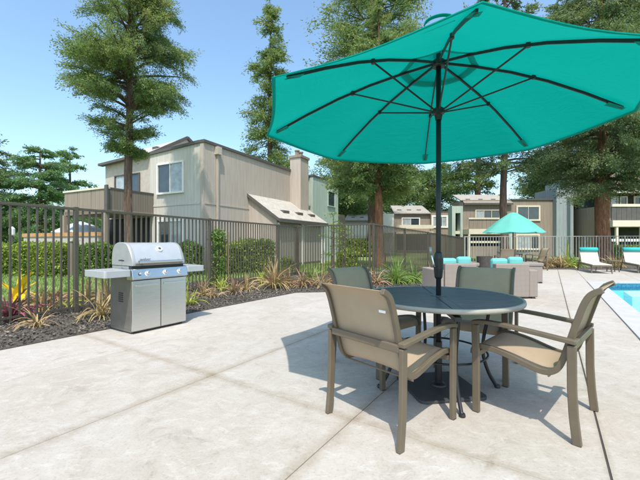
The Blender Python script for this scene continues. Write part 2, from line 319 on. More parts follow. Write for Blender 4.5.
# ------------------------------------------------------------------ builders
class MB:
    def __init__(s): s.v = []; s.f = []
    def add(s, vs, fs):
        o = len(s.v); s.v += [tuple(x) for x in vs]; s.f += [tuple(i+o for i in f) for f in fs]; return s
    def box(s, x0, x1, y0, y1, z0, z1):
        return s.add([(x0,y0,z0),(x1,y0,z0),(x1,y1,z0),(x0,y1,z0),(x0,y0,z1),(x1,y0,z1),(x1,y1,z1),(x0,y1,z1)],
                     [(0,3,2,1),(4,5,6,7),(0,1,5,4),(1,2,6,5),(2,3,7,6),(3,0,4,7)])
    def bar(s, a, b, w, h, up=(0, 0, 1)):
        a, b = Vector(a), Vector(b); d = (b-a).normalized(); up = Vector(up)
        x = d.cross(up)
        if x.length < 1e-4: x = d.cross(Vector((1, 0, 0)))
        x.normalize(); y = x.cross(d)
        vs = [p + x*(sx*w/2) + y*(sy*h/2) for p in (a, b) for sx, sy in ((-1,-1),(1,-1),(1,1),(-1,1))]
        return s.add(vs, [(3,2,1,0),(4,5,6,7),(0,1,5,4),(1,2,6,5),(2,3,7,6),(3,0,4,7)])
    def sweep(s, pts, prof, side=None, cap=True):
        """closed profile (list of (a,b)) swept along pts; a along 'side' if given"""
        pts = [Vector(p) for p in pts]; n = len(prof); vs = []; fs = []
        prevx = None
        for i, p in enumerate(pts):
            d = (pts[min(i+1, len(pts)-1)] - pts[max(i-1, 0)]).normalized()
            if side is not None: x = Vector(side); x = (x - d*x.dot(d)).normalized()
            else:
                x = prevx if prevx is not None else (Vector((0, 0, 1)) if abs(d.z) < 0.9 else Vector((1, 0, 0)))
                x = (x - d*x.dot(d)).normalized()
            prevx = x; y = d.cross(x)
            vs += [p + x*a + y*b for a, b in prof]
        for i in range(len(pts)-1):
            for k in range(n):
                fs.append((i*n+k, i*n+(k+1) % n, (i+1)*n+(k+1) % n, (i+1)*n+k))
        if cap: fs.append(tuple(range(n-1, -1, -1))); fs.append(tuple((len(pts)-1)*n+k for k in range(n)))
        return s.add(vs, fs)
    def tube(s, pts, r, n=8):
        rs = r if isinstance(r, (list, tuple)) else [r]*len(pts)
        pts = [Vector(p) for p in pts]; vs = []; fs = []; prevx = None
        for i, p in enumerate(pts):
            d = (pts[min(i+1, len(pts)-1)] - pts[max(i-1, 0)]).normalized()
            x = prevx if prevx is not None else (Vector((0, 0, 1)) if abs(d.z) < 0.9 else Vector((1, 0, 0)))
            x = (x - d*x.dot(d)).normalized(); prevx = x; y = d.cross(x)
            vs += [p + (x*math.cos(k*2*math.pi/n) + y*math.sin(k*2*math.pi/n))*rs[i] for k in range(n)]
        for i in range(len(pts)-1):
            for k in range(n): fs.append((i*n+k, i*n+(k+1) % n, (i+1)*n+(k+1) % n, (i+1)*n+k))
        fs.append(tuple(range(n-1, -1, -1))); fs.append(tuple((len(pts)-1)*n+k for k in range(n)))
        return s.add(vs, fs)
    def prism(s, poly, z0, z1):
        n = len(poly); a2 = sum(poly[i][0]*poly[(i+1) % n][1]-poly[(i+1) % n][0]*poly[i][1] for i in range(n))
        if a2 < 0: poly = poly[::-1]
        vs = [(x, y, z0) for x, y in poly] + [(x, y, z1) for x, y in poly]
        fs = [(i, (i+1) % n, n+(i+1) % n, n+i) for i in range(n)]
        for t in tessellate_polygon([[Vector((x, y, 0)) for x, y in poly]]):
            a, b, c = t
            cr = (poly[b][0]-poly[a][0])*(poly[c][1]-poly[a][1])-(poly[b][1]-poly[a][1])*(poly[c][0]-poly[a][0])
            if cr < 0: a, c = c, a
            fs.append((n+a, n+b, n+c)); fs.append((c, b, a))
        return s.add(vs, fs)
    def extrude(s, poly3, vec):
        """polygon (3-D points, convex) extruded along vec"""
        n = len(poly3); vec = Vector(vec)
        vs = [Vector(p) for p in poly3] + [Vector(p)+vec for p in poly3]
        return s.add(vs, [tuple(range(n)), tuple(range(2*n-1, n-1, -1))] + [(i, n+i, n+(i+1) % n, (i+1) % n) for i in range(n)])
    def lathe(s, prof, n=16, c=(0, 0)):
        vs = []; fs = []
        for r, z in prof: vs += [(c[0]+r*math.cos(k*2*math.pi/n), c[1]+r*math.sin(k*2*math.pi/n), z) for k in range(n)]
        for i in range(len(prof)-1):
            for k in range(n): fs.append((i*n+k, i*n+(k+1) % n, (i+1)*n+(k+1) % n, (i+1)*n+k))
        fs.append(tuple(range(n-1, -1, -1))); fs.append(tuple((len(prof)-1)*n+k for k in range(n)))
        return s.add(vs, fs)
    def build(s, name, mat, parent=None, smooth=False, bevel=0.0, fixn=True, loc=None, rotz=0):
        me = bpy.data.meshes.new(name); me.from_pydata(s.v, [], s.f)
        if fixn:
            bm = bmesh.new(); bm.from_mesh(me); bmesh.ops.recalc_face_normals(bm, faces=bm.faces); bm.to_mesh(me); bm.free()
        me.materials.append(M[mat]); o = bpy.data.objects.new(name, me); C.objects.link(o)
        if smooth:
            me.shade_smooth()
        if bevel:
            b = o.modifiers.new('bevel', 'BEVEL'); b.width = bevel; b.segments = 2; b.limit_method = 'ANGLE'; b.angle_limit = R(40)
        if parent: o.parent = parent
        if loc: o.location = loc; o.rotation_euler[2] = rotz
        return o
def smooth_by_angle(o, deg=40):
    for p in o.data.polygons: p.use_smooth = True
    o.data.set_sharp_from_angle(angle=R(deg))
    return o
def tag(o, label=None, cat=None, group=None, kind=None):
    if label: o['label'] = label
    if cat: o['category'] = cat
    if group: o['group'] = group
    if kind: o['kind'] = kind
    return o
def thing(name, label, cat, loc=(0, 0, 0), rotz=0, group=None):
    o = bpy.data.objects.new(name, None); C.objects.link(o); o.empty_display_size = 0.1
    o.location = loc; o.rotation_euler = (0, 0, rotz)
    return tag(o, label, cat, group)
def copy_tree(root, loc, rotz, label=None, group=None):
    def rec(o, par):
        c = o.copy(); C.objects.link(c); c.parent = par
        for ch in [x for x in o.children]: rec(ch, c)
        return c
    r = rec(root, None); r.location = loc; r.rotation_euler = (0, 0, rotz)
    if label: r['label'] = label
    if group: r['group'] = group
    return r
def quads_mesh(name, V, mat, parent=None, loc=None, k=4):
    """many loose k-gons: V is an (N*k,3) array"""
    n = len(V)//k
    me = bpy.data.meshes.new(name)
    me.vertices.add(n*k); me.vertices.foreach_set('co', np.asarray(V, dtype=np.float32).ravel())
    me.loops.add(n*k); me.loops.foreach_set('vertex_index', np.arange(n*k, dtype=np.int32))
    me.polygons.add(n); me.polygons.foreach_set('loop_start', np.arange(n, dtype=np.int32)*k)
    me.update(calc_edges=True); me.validate()
    me.materials.append(M[mat]); o = bpy.data.objects.new(name, me); C.objects.link(o)
    if parent: o.parent = parent
    if loc: o.location = loc
    return o
def norm(a): return a/np.maximum(np.linalg.norm(a, axis=-1, keepdims=True), 1e-9)
def leaf_quads(P, D, L, Wd, rng):
    """diamond leaves at P along D (unit), random roll"""
    n = len(P)
    rv = norm(rng.normal(size=(n, 3))); S = norm(np.cross(D, rv))
    V = np.empty((n, 4, 3))
    V[:, 0] = P; V[:, 1] = P + D*(L*0.45)[:, None] + S*(Wd/2)[:, None]
    V[:, 2] = P + D*L[:, None]; V[:, 3] = P + D*(L*0.45)[:, None] - S*(Wd/2)[:, None]
    return V.reshape(-1, 3)

# ------------------------------------------------------------------ ground, patio, bed, pool
U = Vector((0.55, 0.835)).normalized(); Vv = Vector((U.y, -U.x))        # slab grid directions
def uv2xy(u, v): p = U*u + Vv*v; return (p.x, p.y)
def clip(poly, nx, ny, c):                                               # keep nx*x+ny*y <= c
    out = []
    for i in range(len(poly)):
        a, b = poly[i], poly[(i+1) % len(poly)]
        da, db = nx*a[0]+ny*a[1]-c, nx*b[0]+ny*b[1]-c
        if da <= 0: out.append(a)
        if da*db < 0: t = da/(da-db); out.append((a[0]+(b[0]-a[0])*t, a[1]+(b[1]-a[1])*t))
    return out
PE = 1.17; CP = PE-0.30                                                                # pool edge, v coordinate
def xv(v, y): return (v + -Vv.y*y)/Vv.x                                  # x on the line v=const at depth y
patio = tag(MB().prism([uv2xy(-14, -4.85), uv2xy(-14, PE-0.03), (xv(PE-0.03, 4.1), 4.1), (xv(PE-.03, 9.7), 9.7), (17, 9.7), (17, 14.7), (3, 14.7), (-1.2, 8.6), uv2xy(6.1, -4.85)], -0.125, -0.007).build('patio_base', 'joint'), kind='structure')
g = 0.005
vlines = [-4.85, -3.72, -2.41, -1.06, 0.247, CP] + [CP+1.33*i for i in range(1, 10)]
rnd = random.Random(4)
for i in range(len(vlines)-1):
    v0, v1 = vlines[i], vlines[i+1]
    us = [1.99 + 2.66*k for k in range(-6, 7)]
    for k in range(len(us)-1):
        gl = g*0.7
        poly = [uv2xy(us[k]+gl/2, v0+g/2), uv2xy(us[k+1]-gl/2, v0+g/2), uv2xy(us[k+1]-gl/2, v1-g/2-(0.005 if abs(v1-0.247) < .01 else 0)), uv2xy(us[k]+gl/2, v1-g/2-(0.005 if abs(v1-0.247) < .01 else 0))]
        if abs(v1-CP) < 0.01: poly[2] = uv2xy(us[k+1]-gl/2, v1-.012); poly[3] = uv2xy(us[k]+gl/2, v1-.012)
        poly = clip(poly, -0.804, 0.594, 5.25); poly = clip(poly, 0, 1, 14.6); poly = clip(poly, 1, 0, 16.5)
        if v0 >= CP-.01: poly = clip(poly, 0, -1, -10.02)
        if len(poly) < 3: continue
        cx = sum(p[0] for p in poly)/len(poly); cy = sum(p[1] for p in poly)/len(poly)
        if cy < -12.5 or cy > 14.5 or (v0 > CP-.01 and cy < 9): continue
        if cx < 0 and cy > 9.2: continue
        if cx-0.45*(cy-7.9) < 1.2-0.6 and cy > 8.6: continue
        MB().prism(poly, -0.022, 0.0).build('slab', 'concrete', patio, bevel=0.004)
MB().prism([uv2xy(-1, 0.2395), uv2xy(15.5, 0.2395), uv2xy(15.5, 0.2485), uv2xy(-1, 0.2485)], -0.0068, -0.004).build('expansion_joint', 'darkjoint', patio)
_out = [(-400, -60), (400, -60), (400, 700), (-400, 700)]                # ground sheet with an opening for the pool
_hole = [(xv(PE-.02, 9.72), 9.72), (17.02, 9.72), (17.02, 4.48), (xv(PE-.02, 4.48), 4.48)]
_gm = MB(); _pts = _out+_hole
_gm.add([(x, y, -0.13) for x, y in _pts], [tuple(t) for t in tessellate_polygon([[Vector((x, y, 0)) for x, y in _out], [Vector((x, y, 0)) for x, y in _hole]])])
_g = tag(_gm.build('ground', 'ground', fixn=False), kind='structure')
for _p in _g.data.polygons:
    if _p.normal.z < 0: _p.flip()
# planting bed with bark chips
bed_poly = [(-5.6, 0.6), uv2xy(-2.2, -4.85), (-0.55, 7.82), (0.6, 8.0), (2.2, 7.95), (5.0, 12), (6.4, 14.45), (17, 14.45), (17, 19.5), (7.2, 19.5), (1.2, 11.3), (-0.9, 13.2), (-6.3, 6.2), (-7.2, 2.5)]
bed = tag(MB().prism(bed_poly, -0.125, 0.012).build('planting_bed', 'mulch'), kind='structure')
def inside(x, y, poly):
    c = False
    for i in range(len(poly)):
        (x1, y1), (x2, y2) = poly[i], poly[i-1]
        if (y1 > y) != (y2 > y) and x < (x2-x1)*(y-y1)/(y2-y1)+x1: c = not c
    return c
rng = np.random.default_rng(3)
pts = []
while len(pts) < 38000:
    r_ = rng.random()
    x, y = (rng.uniform(-7, 2.6), rng.uniform(2.5, 10.5)) if r_ < 0.85 else (rng.uniform(2, 14), rng.uniform(8, 15.6))
    if abs(x) < y*1.0+0.6 and inside(x, y, bed_poly): pts.append((x, y, 0.014+abs(rng.normal())*0.012))
P = np.array(pts); n = len(P)
D = norm(np.c_[rng.normal(size=(n, 2)), rng.normal(size=n)*0.35]); L = rng.uniform(0.014, 0.045, n)
V = leaf_quads(P - D*(L/2)[:, None], D, L, L*rng.uniform(0.4, 0.9, n), rng)
V[:, 2] = np.maximum(V[:, 2], 0.0135)
tag(quads_mesh('bark_mulch', V, 'chips'), 'loose dark bark mulch covering the planting bed along the fence', 'mulch', kind='stuff')
# lawn beyond the fence
pts = []
lawn_poly = [(-22, 6.6), (-6.4, 6.6), (-3.6, 10.0), (-1.5, 13.5), (2.5, 13.2), (4.5, 17), (2, 24), (-6, 14.5), (-12, 17), (-22, 17)]
n = 52000
X = rng.uniform(-16, 4, n); Y = rng.uniform(6.4, 20, n)
keep = np.array([inside(x, y, lawn_poly) for x, y in zip(X, Y)])
P = np.c_[X, Y, np.full(n, -0.13)][keep]; n = len(P)
D = norm(np.c_[rng.normal(size=(n, 2))*0.35, np.ones(n)]); L = rng.uniform(0.05, 0.11, n)
tag(quads_mesh('lawn_grass', leaf_quads(P, D, L, L*0.35, rng), 'grass'), 'short bright green lawn grass beyond the bronze fence', 'grass', kind='stuff')

# pool
pool_in = [(xv(PE, 9.7), 9.7), (17, 9.7), (17, 4.5), (xv(PE, 4.5), 4.5)]
pool = MB()
npool = len(pool_in)
vs = [(x, y, -0.02) for x, y in pool_in] + [(x, y, -0.85) for x, y in pool_in]
pool.add(vs, [(i, (i+1) % 4, 4+(i+1) % 4, 4+i) for i in range(4)] + [(4, 5, 6, 7)])
po = tag(pool.build('pool_shell', 'poolshell', fixn=False), kind='structure')
MB().prism([(xv(PE+.45, 8.3), 8.3), (11, 8.3), (11, 9.3), (xv(PE+.45, 9.3), 9.3)], -0.84, -0.17).build('step', 'poolledge', po)
tl = MB()
for a, b_ in ((0, 1), (0, 3)):
    p, q = Vector(pool_in[a]), Vector(pool_in[b_]); d = (q-p).normalized(); nn = Vector((-d.y, d.x))
    if nn.dot(Vector((11, 7))-p) < 0: nn = -nn
    tl.extrude([(p.x, p.y, -0.20), (q.x, q.y, -0.20), (q.x, q.y, -0.021), (p.x, p.y, -0.021)], (nn.x*0.008, nn.y*0.008, 0))
tl.build('waterline_tiles', 'tile', po)
e = 0.012
tag(MB().add([(xv(PE, 9.7)+e, 9.7-e, -0.10), (16.99, 9.7-e, -0.10), (16.99, 4.51, -0.10), (xv(PE, 4.51)+e, 4.51, -0.10)], [(0, 3, 2, 1)]).build('pool_water', 'water', fixn=False), kind='structure')
# coping stones round the pool
cop = tag(MB().prism([uv2xy(2, CP+.02), (xv(CP+.02, 9.98), 9.98), (16.9, 9.98), (16.9, 9.74), (xv(PE-.04, 9.74), 9.74), uv2xy(2, PE-.04)], -0.019, -0.012).build('pool_coping', 'joint'), kind='structure')
u0 = (Vector((xv(PE, 9.7), 9.7))).dot(U)
for k in range(12):
    a, b_ = u0-0.62*(k+1)+0.004, u0-0.62*k-0.004
    if k == 0: b_ = u0
    poly = [uv2xy(a, CP), uv2xy(b_, CP), uv2xy(b_, PE+0.015), uv2xy(a, PE+0.015)]
    if k == 0: poly = [uv2xy(a, CP), (xv(CP, 10.0), 10.0), (xv(PE, 9.7), 9.7), uv2xy(a, PE+.015)]
    MB().prism(poly, -0.018, 0.014).build('coping_stone', 'coping', cop, bevel=0.006)
for k in range(14):
    x0 = xv(CP, 10.0)+0.62*k+.004; x1 = x0+0.612
    poly = [(x0, 9.685), (x1, 9.685), (x1, 10.0), (x0, 10.0)]
    if k == 0: poly = [(xv(PE, 9.7)+.008, 9.685), (x1, 9.685), (x1, 10.0), (x0, 10.0)]
    if x1 < 16.9 and not (k == 0 and poly[0][0] > x1): MB().prism(poly, -0.018, 0.014).build('coping_stone', 'coping', cop, bevel=0.006)

# ------------------------------------------------------------------ fences
def fence(name, label, pts, ztop, spacing, post_every, mat, pw=0.022, zbot=0.0):
    """pts: run of ground points, ztop: top height at each; pickets, rails and posts are parts"""
    t = thing(name, label, 'fence', (pts[0][0], pts[0][1], 0)); ox, oy = pts[0]
    cache = {}
    for i in range(len(pts)-1):
        a, b = Vector(pts[i]), Vector(pts[i+1]); d = b-a; Ln = d.length; d.normalize(); ang = math.atan2(d.y, d.x)
        z0, z1 = ztop[i], ztop[i+1]
        la = Vector((a.x-ox, a.y-oy)); lb = Vector((b.x-ox, b.y-oy))
        r = MB(); r.bar((la.x, la.y, z0-0.02), (lb.x, lb.y, z1-0.02), 0.042, 0.04); r.build('top_rail', mat, t, bevel=0.004)
        r = MB(); r.bar((la.x, la.y, zbot+0.10), (lb.x, lb.y, zbot+0.10), 0.026, 0.03); r.build('bottom_rail', mat, t)
        n = int(Ln/spacing)
        for k in range(n+1):
            p = la + d*(k*spacing); z = z0+(z1-z0)*(k*spacing/Ln)
            post = (k % post_every == 0) or (i == len(pts)-2 and k == n)
            key = (post, round(z, 2))
            if key not in cache:
                w = 0.058 if post else pw
                hz = z+0.012 if post else z-0.045
                m = MB().box(-w/2, w/2, -w/2, w/2, -0.12 if post else 0.03, hz)
                o = m.build('post' if post else 'picket', mat, t, bevel=0.003 if post else 0)
                cache[key] = o.data
            else:
                o = bpy.data.objects.new('post' if post else 'picket', cache[key]); C.objects.link(o); o.parent = t
                if post:
                    bv = o.modifiers.new('bevel', 'BEVEL'); bv.width = 0.003; bv.segments = 2
            o.location = (p.x, p.y, 0); o.rotation_euler[2] = ang
    return t
FA, FB, FC, FD = Vector((-5.156, 2.88)), Vector((-0.80, 12.0)), Vector((1.52, 10.25)), Vector((7.5, 18.35))
fence('picket_fence', 'bronze metal picket fence running behind the stainless grill', [tuple(FA), tuple(FB)], [1.68, 1.68], 0.106, 28, 'fence')
fence('picket_fence', 'short bronze picket fence panel in front of the shed with white posts', [(FB.x+.06, FB.y-.045), tuple(FC)], [1.69, 1.68], 0.106, 26, 'fence')
fence('picket_fence', 'taupe picket fence running back beside the redwood with reddish trunk', [(FC.x+.05, FC.y+.07), tuple(FD)], [1.68, 1.38], 0.106, 22, 'fence')
fence('picket_fence', 'pale grey picket fence behind the pool loungers', [(FD.x+.08, FD.y), (18.4, 18.35)], [1.43, 1.47], 0.15, 14, 'sunlitfence', 0.026)

# ------------------------------------------------------------------ main apartment building (sage / tan)
def window(parent, plane, off, u0, u1, z0, z1, panes=2, fw=0.09, fmat='white', mats=('glass', 'curtain'), depth=0.07):
    """a window on the wall plane x=off or y=off, facing the negative axis"""
    def bx(m, a0, a1, b0, b1, d0, d1):
        if plane == 'y': m.box(a0, a1, off-d1, off-d0, b0, b1)
        else: m.box(off-d1, off-d0, a0, a1, b0, b1)
    m = MB()
    bx(m, u0, u1, z1-fw, z1, 0.003, depth); bx(m, u0, u1, z0, z0+fw, 0.003, depth+0.02)
    bx(m, u0, u0+fw, z0+fw, z1-fw, 0.003, depth); bx(m, u1-fw, u1, z0+fw, z1-fw, 0.003, depth)
    w = m.build('window', fmat, parent, bevel=0.008)
    iu0, iu1 = u0+fw, u1-fw; step = (iu1-iu0)/panes
    for k in range(panes):
        m = MB(); bx(m, iu0+k*step+0.02, iu0+(k+1)*step-0.02, z0+fw, z1-fw, 0.004, 0.02); m.build('pane', mats[k % len(mats)], w)
        if k:
            m = MB(); bx(m, iu0+k*step-0.02, iu0+k*step+0.02, z0+fw, z1-fw, 0.004, depth*0.8); m.build('mullion', fmat, w)
    return w
ang = math.atan2(0.8905, 0.455)
main = thing('apartment_building', 'two storey apartment block with sage front, tan side wall and shingled lean-to', 'building', (-4.97, 15.0, 0), ang)
H = 5.43
# front wall at local x=0 (towards the grill) and long side wall at local y=0; solid volumes butt against each other
o = MB().extrude([(0, 0.22, -0.3), (0, 3.45, -0.3), (0, 3.45, 5.24), (0, 0.22, H-0.02)], (0.2, 0, 0)).build('front_wall', 'greenside', main)
MB().extrude([(0.02, 3.45, -0.3), (0.02, 6.95, -0.3), (0.02, 6.95, 5.11), (0.02, 3.45, 5.30)], (0.2, 0, 0)).build('front_wall', 'stucco', main)
MB().box(0.0, 9.3, 0.0, 0.2, -0.3, H-0.02).build('side_wall', 'tanside', main)
MB().box(-0.035, 0.0, 0.0, 0.2, -0.3, H-0.03).build('corner_board', 'tanside', main)
MB().box(0.2, 9.2, 6.75, 6.95, -0.3, 5.0).build('back_wall', 'stucco', main)
# roof
MB().box(-0.06, 9.3, -0.07, 0.27, H-0.02, H+0.10).build('parapet_cap', 'trim', main)
MB().extrude([(-0.07, 0.27, H-0.02), (-0.07, 3.45, 5.24), (-0.07, 3.45, 5.36), (-0.07, 0.27, H+0.10)], (0.3, 0, 0)).build('parapet_cap', 'trim', main)
MB().extrude([(-0.28, 3.46, 5.22), (-0.28, 7.1, 5.04), (-0.28, 7.1, 5.16), (-0.28, 3.46, 5.34)], (0.24, 0, 0)).build('eave_board', 'trim', main)
rf = MB().extrude([(-0.04, 3.50, 5.32), (-0.04, 7.1, 5.13), (2.2, 7.1, 6.48), (2.2, 3.50, 6.66)], (0, 0, -0.1)).build('roof', 'shingle', main)
MB().extrude([(2.2, 3.50, 6.66), (2.2, 7.1, 6.48), (4.4, 7.1, 5.3), (4.4, 3.50, 5.4)], (0, 0, -0.1)).build('roof_back_slope', 'shingle', main)
MB().extrude([(0.25, 0.28, 5.38), (9.2, 0.28, 5.38), (9.2, 6.7, 5.3), (0.25, 6.7, 5.1)], (0, 0, -0.1)).build('flat_roof', 'shingle', main)
MB().extrude([(0.1, 3.47, 5.28), (2.2, 3.47, 6.55), (4.25, 3.47, 5.28)], (0, 0.12, 0)).build('roof_gable', 'stucco', main)
gm = MB(); gm.bar((-0.04, 3.42, 5.30), (2.2, 3.42, 6.66), 0.12, 0.14); gm.bar((2.2, 3.42, 6.66), (4.4, 3.42, 5.40), 0.12, 0.14); gm.build('gable_trim', 'trim', main)
for yy in (4.2, 5.4): MB().box(0.95, 1.2, yy, yy+0.35, 5.72, 6.0).build('roof_vent', 'trim', rf)
# band and downspout
MB().box(-0.02, 0.0, 0.22, 3.45, 2.78, 2.86).build('belly_band', 'greenside', main)
MB().box(0.02, 9.3, -0.02, 0.0, 2.78, 2.84).build('belly_band', 'tanside', main)
MB().bar((0.75, -0.06, 0.0), (0.75, -0.06, H-0.35), 0.08, 0.08, up=(0, 1, 0)).build('downspout', 'tanside', main)
MB().box(0.62, 0.88, -0.2, 0.0, H-0.4, H-0.06).build('scupper', 'stucco', main)
window(main, 'x', 0, 1.17, 2.94, 3.32, 4.77, mats=('curtain', 'glass'))
window(main, 'x', 0, 1.2, 2.9, 0.05, 2.15, mats=('curtain', 'glass'))
window(main, 'x', 0.02, 4.18, 6.12, 2.5, 4.5, fmat='trim', fw=0.06, mats=('glass', 'curtain'))
# balcony: slatted walls, cap, floor, posts
bal = MB().box(-2.2, 0.0, 3.2, 6.4, 2.34, 2.5).build('balcony_floor', 'brownside', main)
MB().box(-2.2, -0.002, 3.2, 3.28, 2.5, 3.36).build('balcony_wall', 'balcony', main)
k = 0
for i in range(3):
    y0 = 3.29+i*1.03; MB().box(-2.2, -2.12, y0, y0+1.0, 2.36, 3.36).build('balcony_panel', 'brownside', main)
MB().box(-2.24, -2.08, 3.18, 6.42, 3.36, 3.44).build('balcony_cap', 'cream', main)
MB().box(-2.08, 0.0, 3.18, 3.32, 3.36, 3.42).build('balcony_cap', 'trim', main)
for yy in (3.2, 6.26): MB().box(-2.28, -2.14, yy-0.02, yy+0.12, -0.14, 2.34).build('balcony_post', 'brownside', main)
MB().box(-2.27, -2.2, 3.10, 3.28, 2.34, 3.5).build('balcony_post', 'trim', main)
MB().box(0.005, 0.019, 3.5, 6.9, 0.0, 2.3).build('patio_shade_sheet', 'dark', main)  # flat dark sheet in place of the shade below the balcony
# chimney on the side wall
ch = MB().box(6.94, 7.9, -0.74, -0.003, -0.3, 6.2).build('chimney', 'tanside', main)
MB().box(6.88, 7.96, -0.80, 0.06, 6.2, 6.34).build('chimney_cap', 'brownside', ch)
for xx in (7.15, 7.6): MB().lathe([(0.12, 6.34), (0.12, 6.62), (0.16, 6.62), (0.16, 6.68)], 10, (xx, -0.37)).build('flue', 'brownside', ch)
# lean-to on the side wall
lx0, lx1, ly = 3.03, 8.15, -1.69
MB().extrude([(lx0, -0.003, -0.3), (lx0, ly, -0.3), (lx0, ly, 2.2), (lx0, -0.003, 3.43)], (0.12, 0, 0)).build('lean_to_wall', 'tanside', main)
MB().extrude([(lx1-.12, -0.003, -0.3), (lx1-.12, ly, -0.3), (lx1-.12, ly, 2.2), (lx1-.12, -0.003, 3.43)], (0.12, 0, 0)).build('lean_to_wall', 'tanside', main)
lr = MB().extrude([(lx0-0.12, -0.003, 3.46), (lx0-0.12, ly-0.2, 2.19), (lx1+0.1, ly-0.2, 2.19), (lx1+0.1, -0.003, 3.46)], (0, 0, 0.1)).build('lean_to_roof', 'shingle', main)
MB().extrude([(lx0-0.16, 0.0, 3.42), (lx0-0.16, ly-0.22, 2.13), (lx0-0.16, ly-0.22, 2.28), (lx0-0.16, 0.0, 3.58)], (0.035, 0, 0)).build('rake_board', 'trim', lr)
MB().box(lx0-0.12, lx1+0.12, ly-0.25, ly-0.2, 2.10, 2.27).build('fascia_board', 'trim', lr)
for xx in (4.1, 5.55, 7.0):
    MB().extrude([(xx, ly+0.30, 2.60), (xx, ly+0.62, 2.80), (xx, ly+0.30, 2.78)], (0.55, 0, 0)).build('roof_vent', 'trim', lr)
MB().box(lx0+.12, lx1-.12, ly+0.02, ly+0.1, -0.3, 2.12).build('lean_to_front', 'brownside', main)
k = 0
xs = [lx0+0.13+0.168*i for i in range(30)]
for xx in xs:
    if xx+0.155 < lx1-0.1: MB().box(xx, xx+0.15, ly-0.01, ly+0.017, 0.02, 1.98).build('board', 'gateboard', main)
for xx in (3.08, 5.44, 7.72, 8.06): MB().box(xx, xx+0.11, ly-0.06, ly-0.012, -0.14, 2.08).build('gate_post', 'white', main)
MB().box(5.3, 8.2, ly-0.05, ly-0.013, 2.081, 2.16).build('gate_header', 'white', main)
# mint wing further along
wing = MB().box(9.3, 13.4, -0.3, 4.0, -0.3, 5.5).build('wing', 'mint', main)
MB().box(9.25, 13.46, -0.36, 4.06, 5.5, 5.6).build('wing_cap', 'trim', wing)
window(main, 'y', -0.3, 11.5, 12.75, 3.7, 4.85, 1, 0.07, 'mint', ('glass',))
MB().box(12.6, 15.0, -0.2, -0.1, 0.0, 3.3).build('side_fence_panel', 'trim', main)

# ------------------------------------------------------------------ buildings beyond the fence
def ppoly(m, pxs, Y, t): m.extrude([(WX(x, Y), Y, WZ(y, Y)) for x, y in pxs], (0, t, 0))
class Facade:
    """a building front facing the camera side at depth Y, laid out from ground x and heights"""
    def __init__(s, name, label, px0, px1, Y):
        s.Y = Y; s.x0 = WX(px0, Y); s.x1 = WX(px1, Y)
        s.root = thing(name, label, 'building', (s.x0, Y, 0))
    def X(s, px): return WX(px, s.Y)-s.x0
    def Z(s, py): return WZ(py, s.Y)
    def box(s, name, mat, px0, px1, py0, py1, y0=0.0, y1=0.2, par=None):
        return MB().box(s.X(px0), s.X(px1), y0, y1, s.Z(py1), s.Z(py0)).build(name, mat, par or s.root)
    def win(s, px0, px1, py0, py1, **k): return window(s.root, 'y', 0.0, s.X(px0), s.X(px1), s.Z(py1), s.Z(py0), **k)
# centre building (brown, two storeys, cream balcony)
b = Facade('apartment_building', 'brown two storey apartment block with cream balcony behind the small aqua umbrella', 463, 556, 30)
zb = HOR+CAMZ*F/30+2
b.box('wall', 'brownside', 463, 556, 200, zb, 0, 2.5)
b.box('parapet_cap', 'trim', 511, 556.5, 199, 200, -0.1, 2.5)
rf = MB().extrude([(b.X(463), -0.25, b.Z(203.6)), (b.X(511.5), -0.25, b.Z(203.6)), (b.X(511.5), 2.4, b.Z(192)), (b.X(463), 2.4, b.Z(192))], (0, 0, 0.08)).build('roof', 'shinglefar', b.root)
b.box('fascia_board', 'trim', 463, 511.5, 203.2, 205, -0.3, -0.24, rf)
b.box('roof_block', 'shinglefar', 511.6, 515.5, 191, 199.9, 1.5, 3)
for px in (469, 482, 495): MB().box(b.X(px), b.X(px+4), 0.6, 0.95, b.Z(201), b.Z(198)).build('roof_vent', 'trim', rf)
window(b.root, 'y', 0, b.X(475), b.X(500), b.Z(221), b.Z(209.5), 3, 0.09, 'cream', ('curtain', 'glass', 'glass'))
b.win(516, 540, 205.5, 221, fw=0.14, fmat='cream', mats=('glass', 'glass'))
b.win(515.5, 539.5, 234, 250, fw=0.14, fmat='cream', mats=('curtain', 'curtain', 'glass'), panes=3)
b.box('patio_shade_sheet', 'dark', 466, 500, 236.5, 250, -0.012, -0.004)
fl = b.box('balcony_floor', 'cream', 463, 501, 229.5, 234.5, -1.2, -0.002)
for i in range(9):
    b.box('balcony_panel', 'brownside', 463.4+i*4.12, 463.4+i*4.12+4.0, 220.3, 229.4, -1.16, -1.1)
b.box('balcony_rail', 'cream', 462.6, 501.4, 218.6, 220.2, -1.22, -1.04)
b.box('balcony_post', 'cream', 462.6, 464.2, 234.6, zb, -1.2, -1.05); b.box('balcony_post', 'cream', 499.5, 501, 234.6, zb, -1.2, -1.05)
b.box('patio_rail', 'cream', 464.3, 499.4, 241, 243, -1.2, -1.08)
b.box('patio_wall', 'brownside', 464.3, 499.4, 246, zb, -1.18, -1.1)
b.box('downspout', 'mint', 507.5, 511.5, 226, zb, -0.25, -0.003)
# mint link block left of it
b = Facade('apartment_building', 'narrow mint green stair block joining two brown apartment blocks', 452, 463, 29.9)
b.box('wall', 'mint', 452, 455.5, 206, 257, 0, 0.9); b.box('wall', 'mint', 460.5, 462.9, 206, 257, 0.0, 0.9); b.box('wall', 'mint', 455.5, 460.5, 206, 213, 0.01, 0.9)
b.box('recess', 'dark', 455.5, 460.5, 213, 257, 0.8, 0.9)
b.box('floor_slab', 'cream', 455.5, 460.5, 231, 234, 0.1, 0.79)
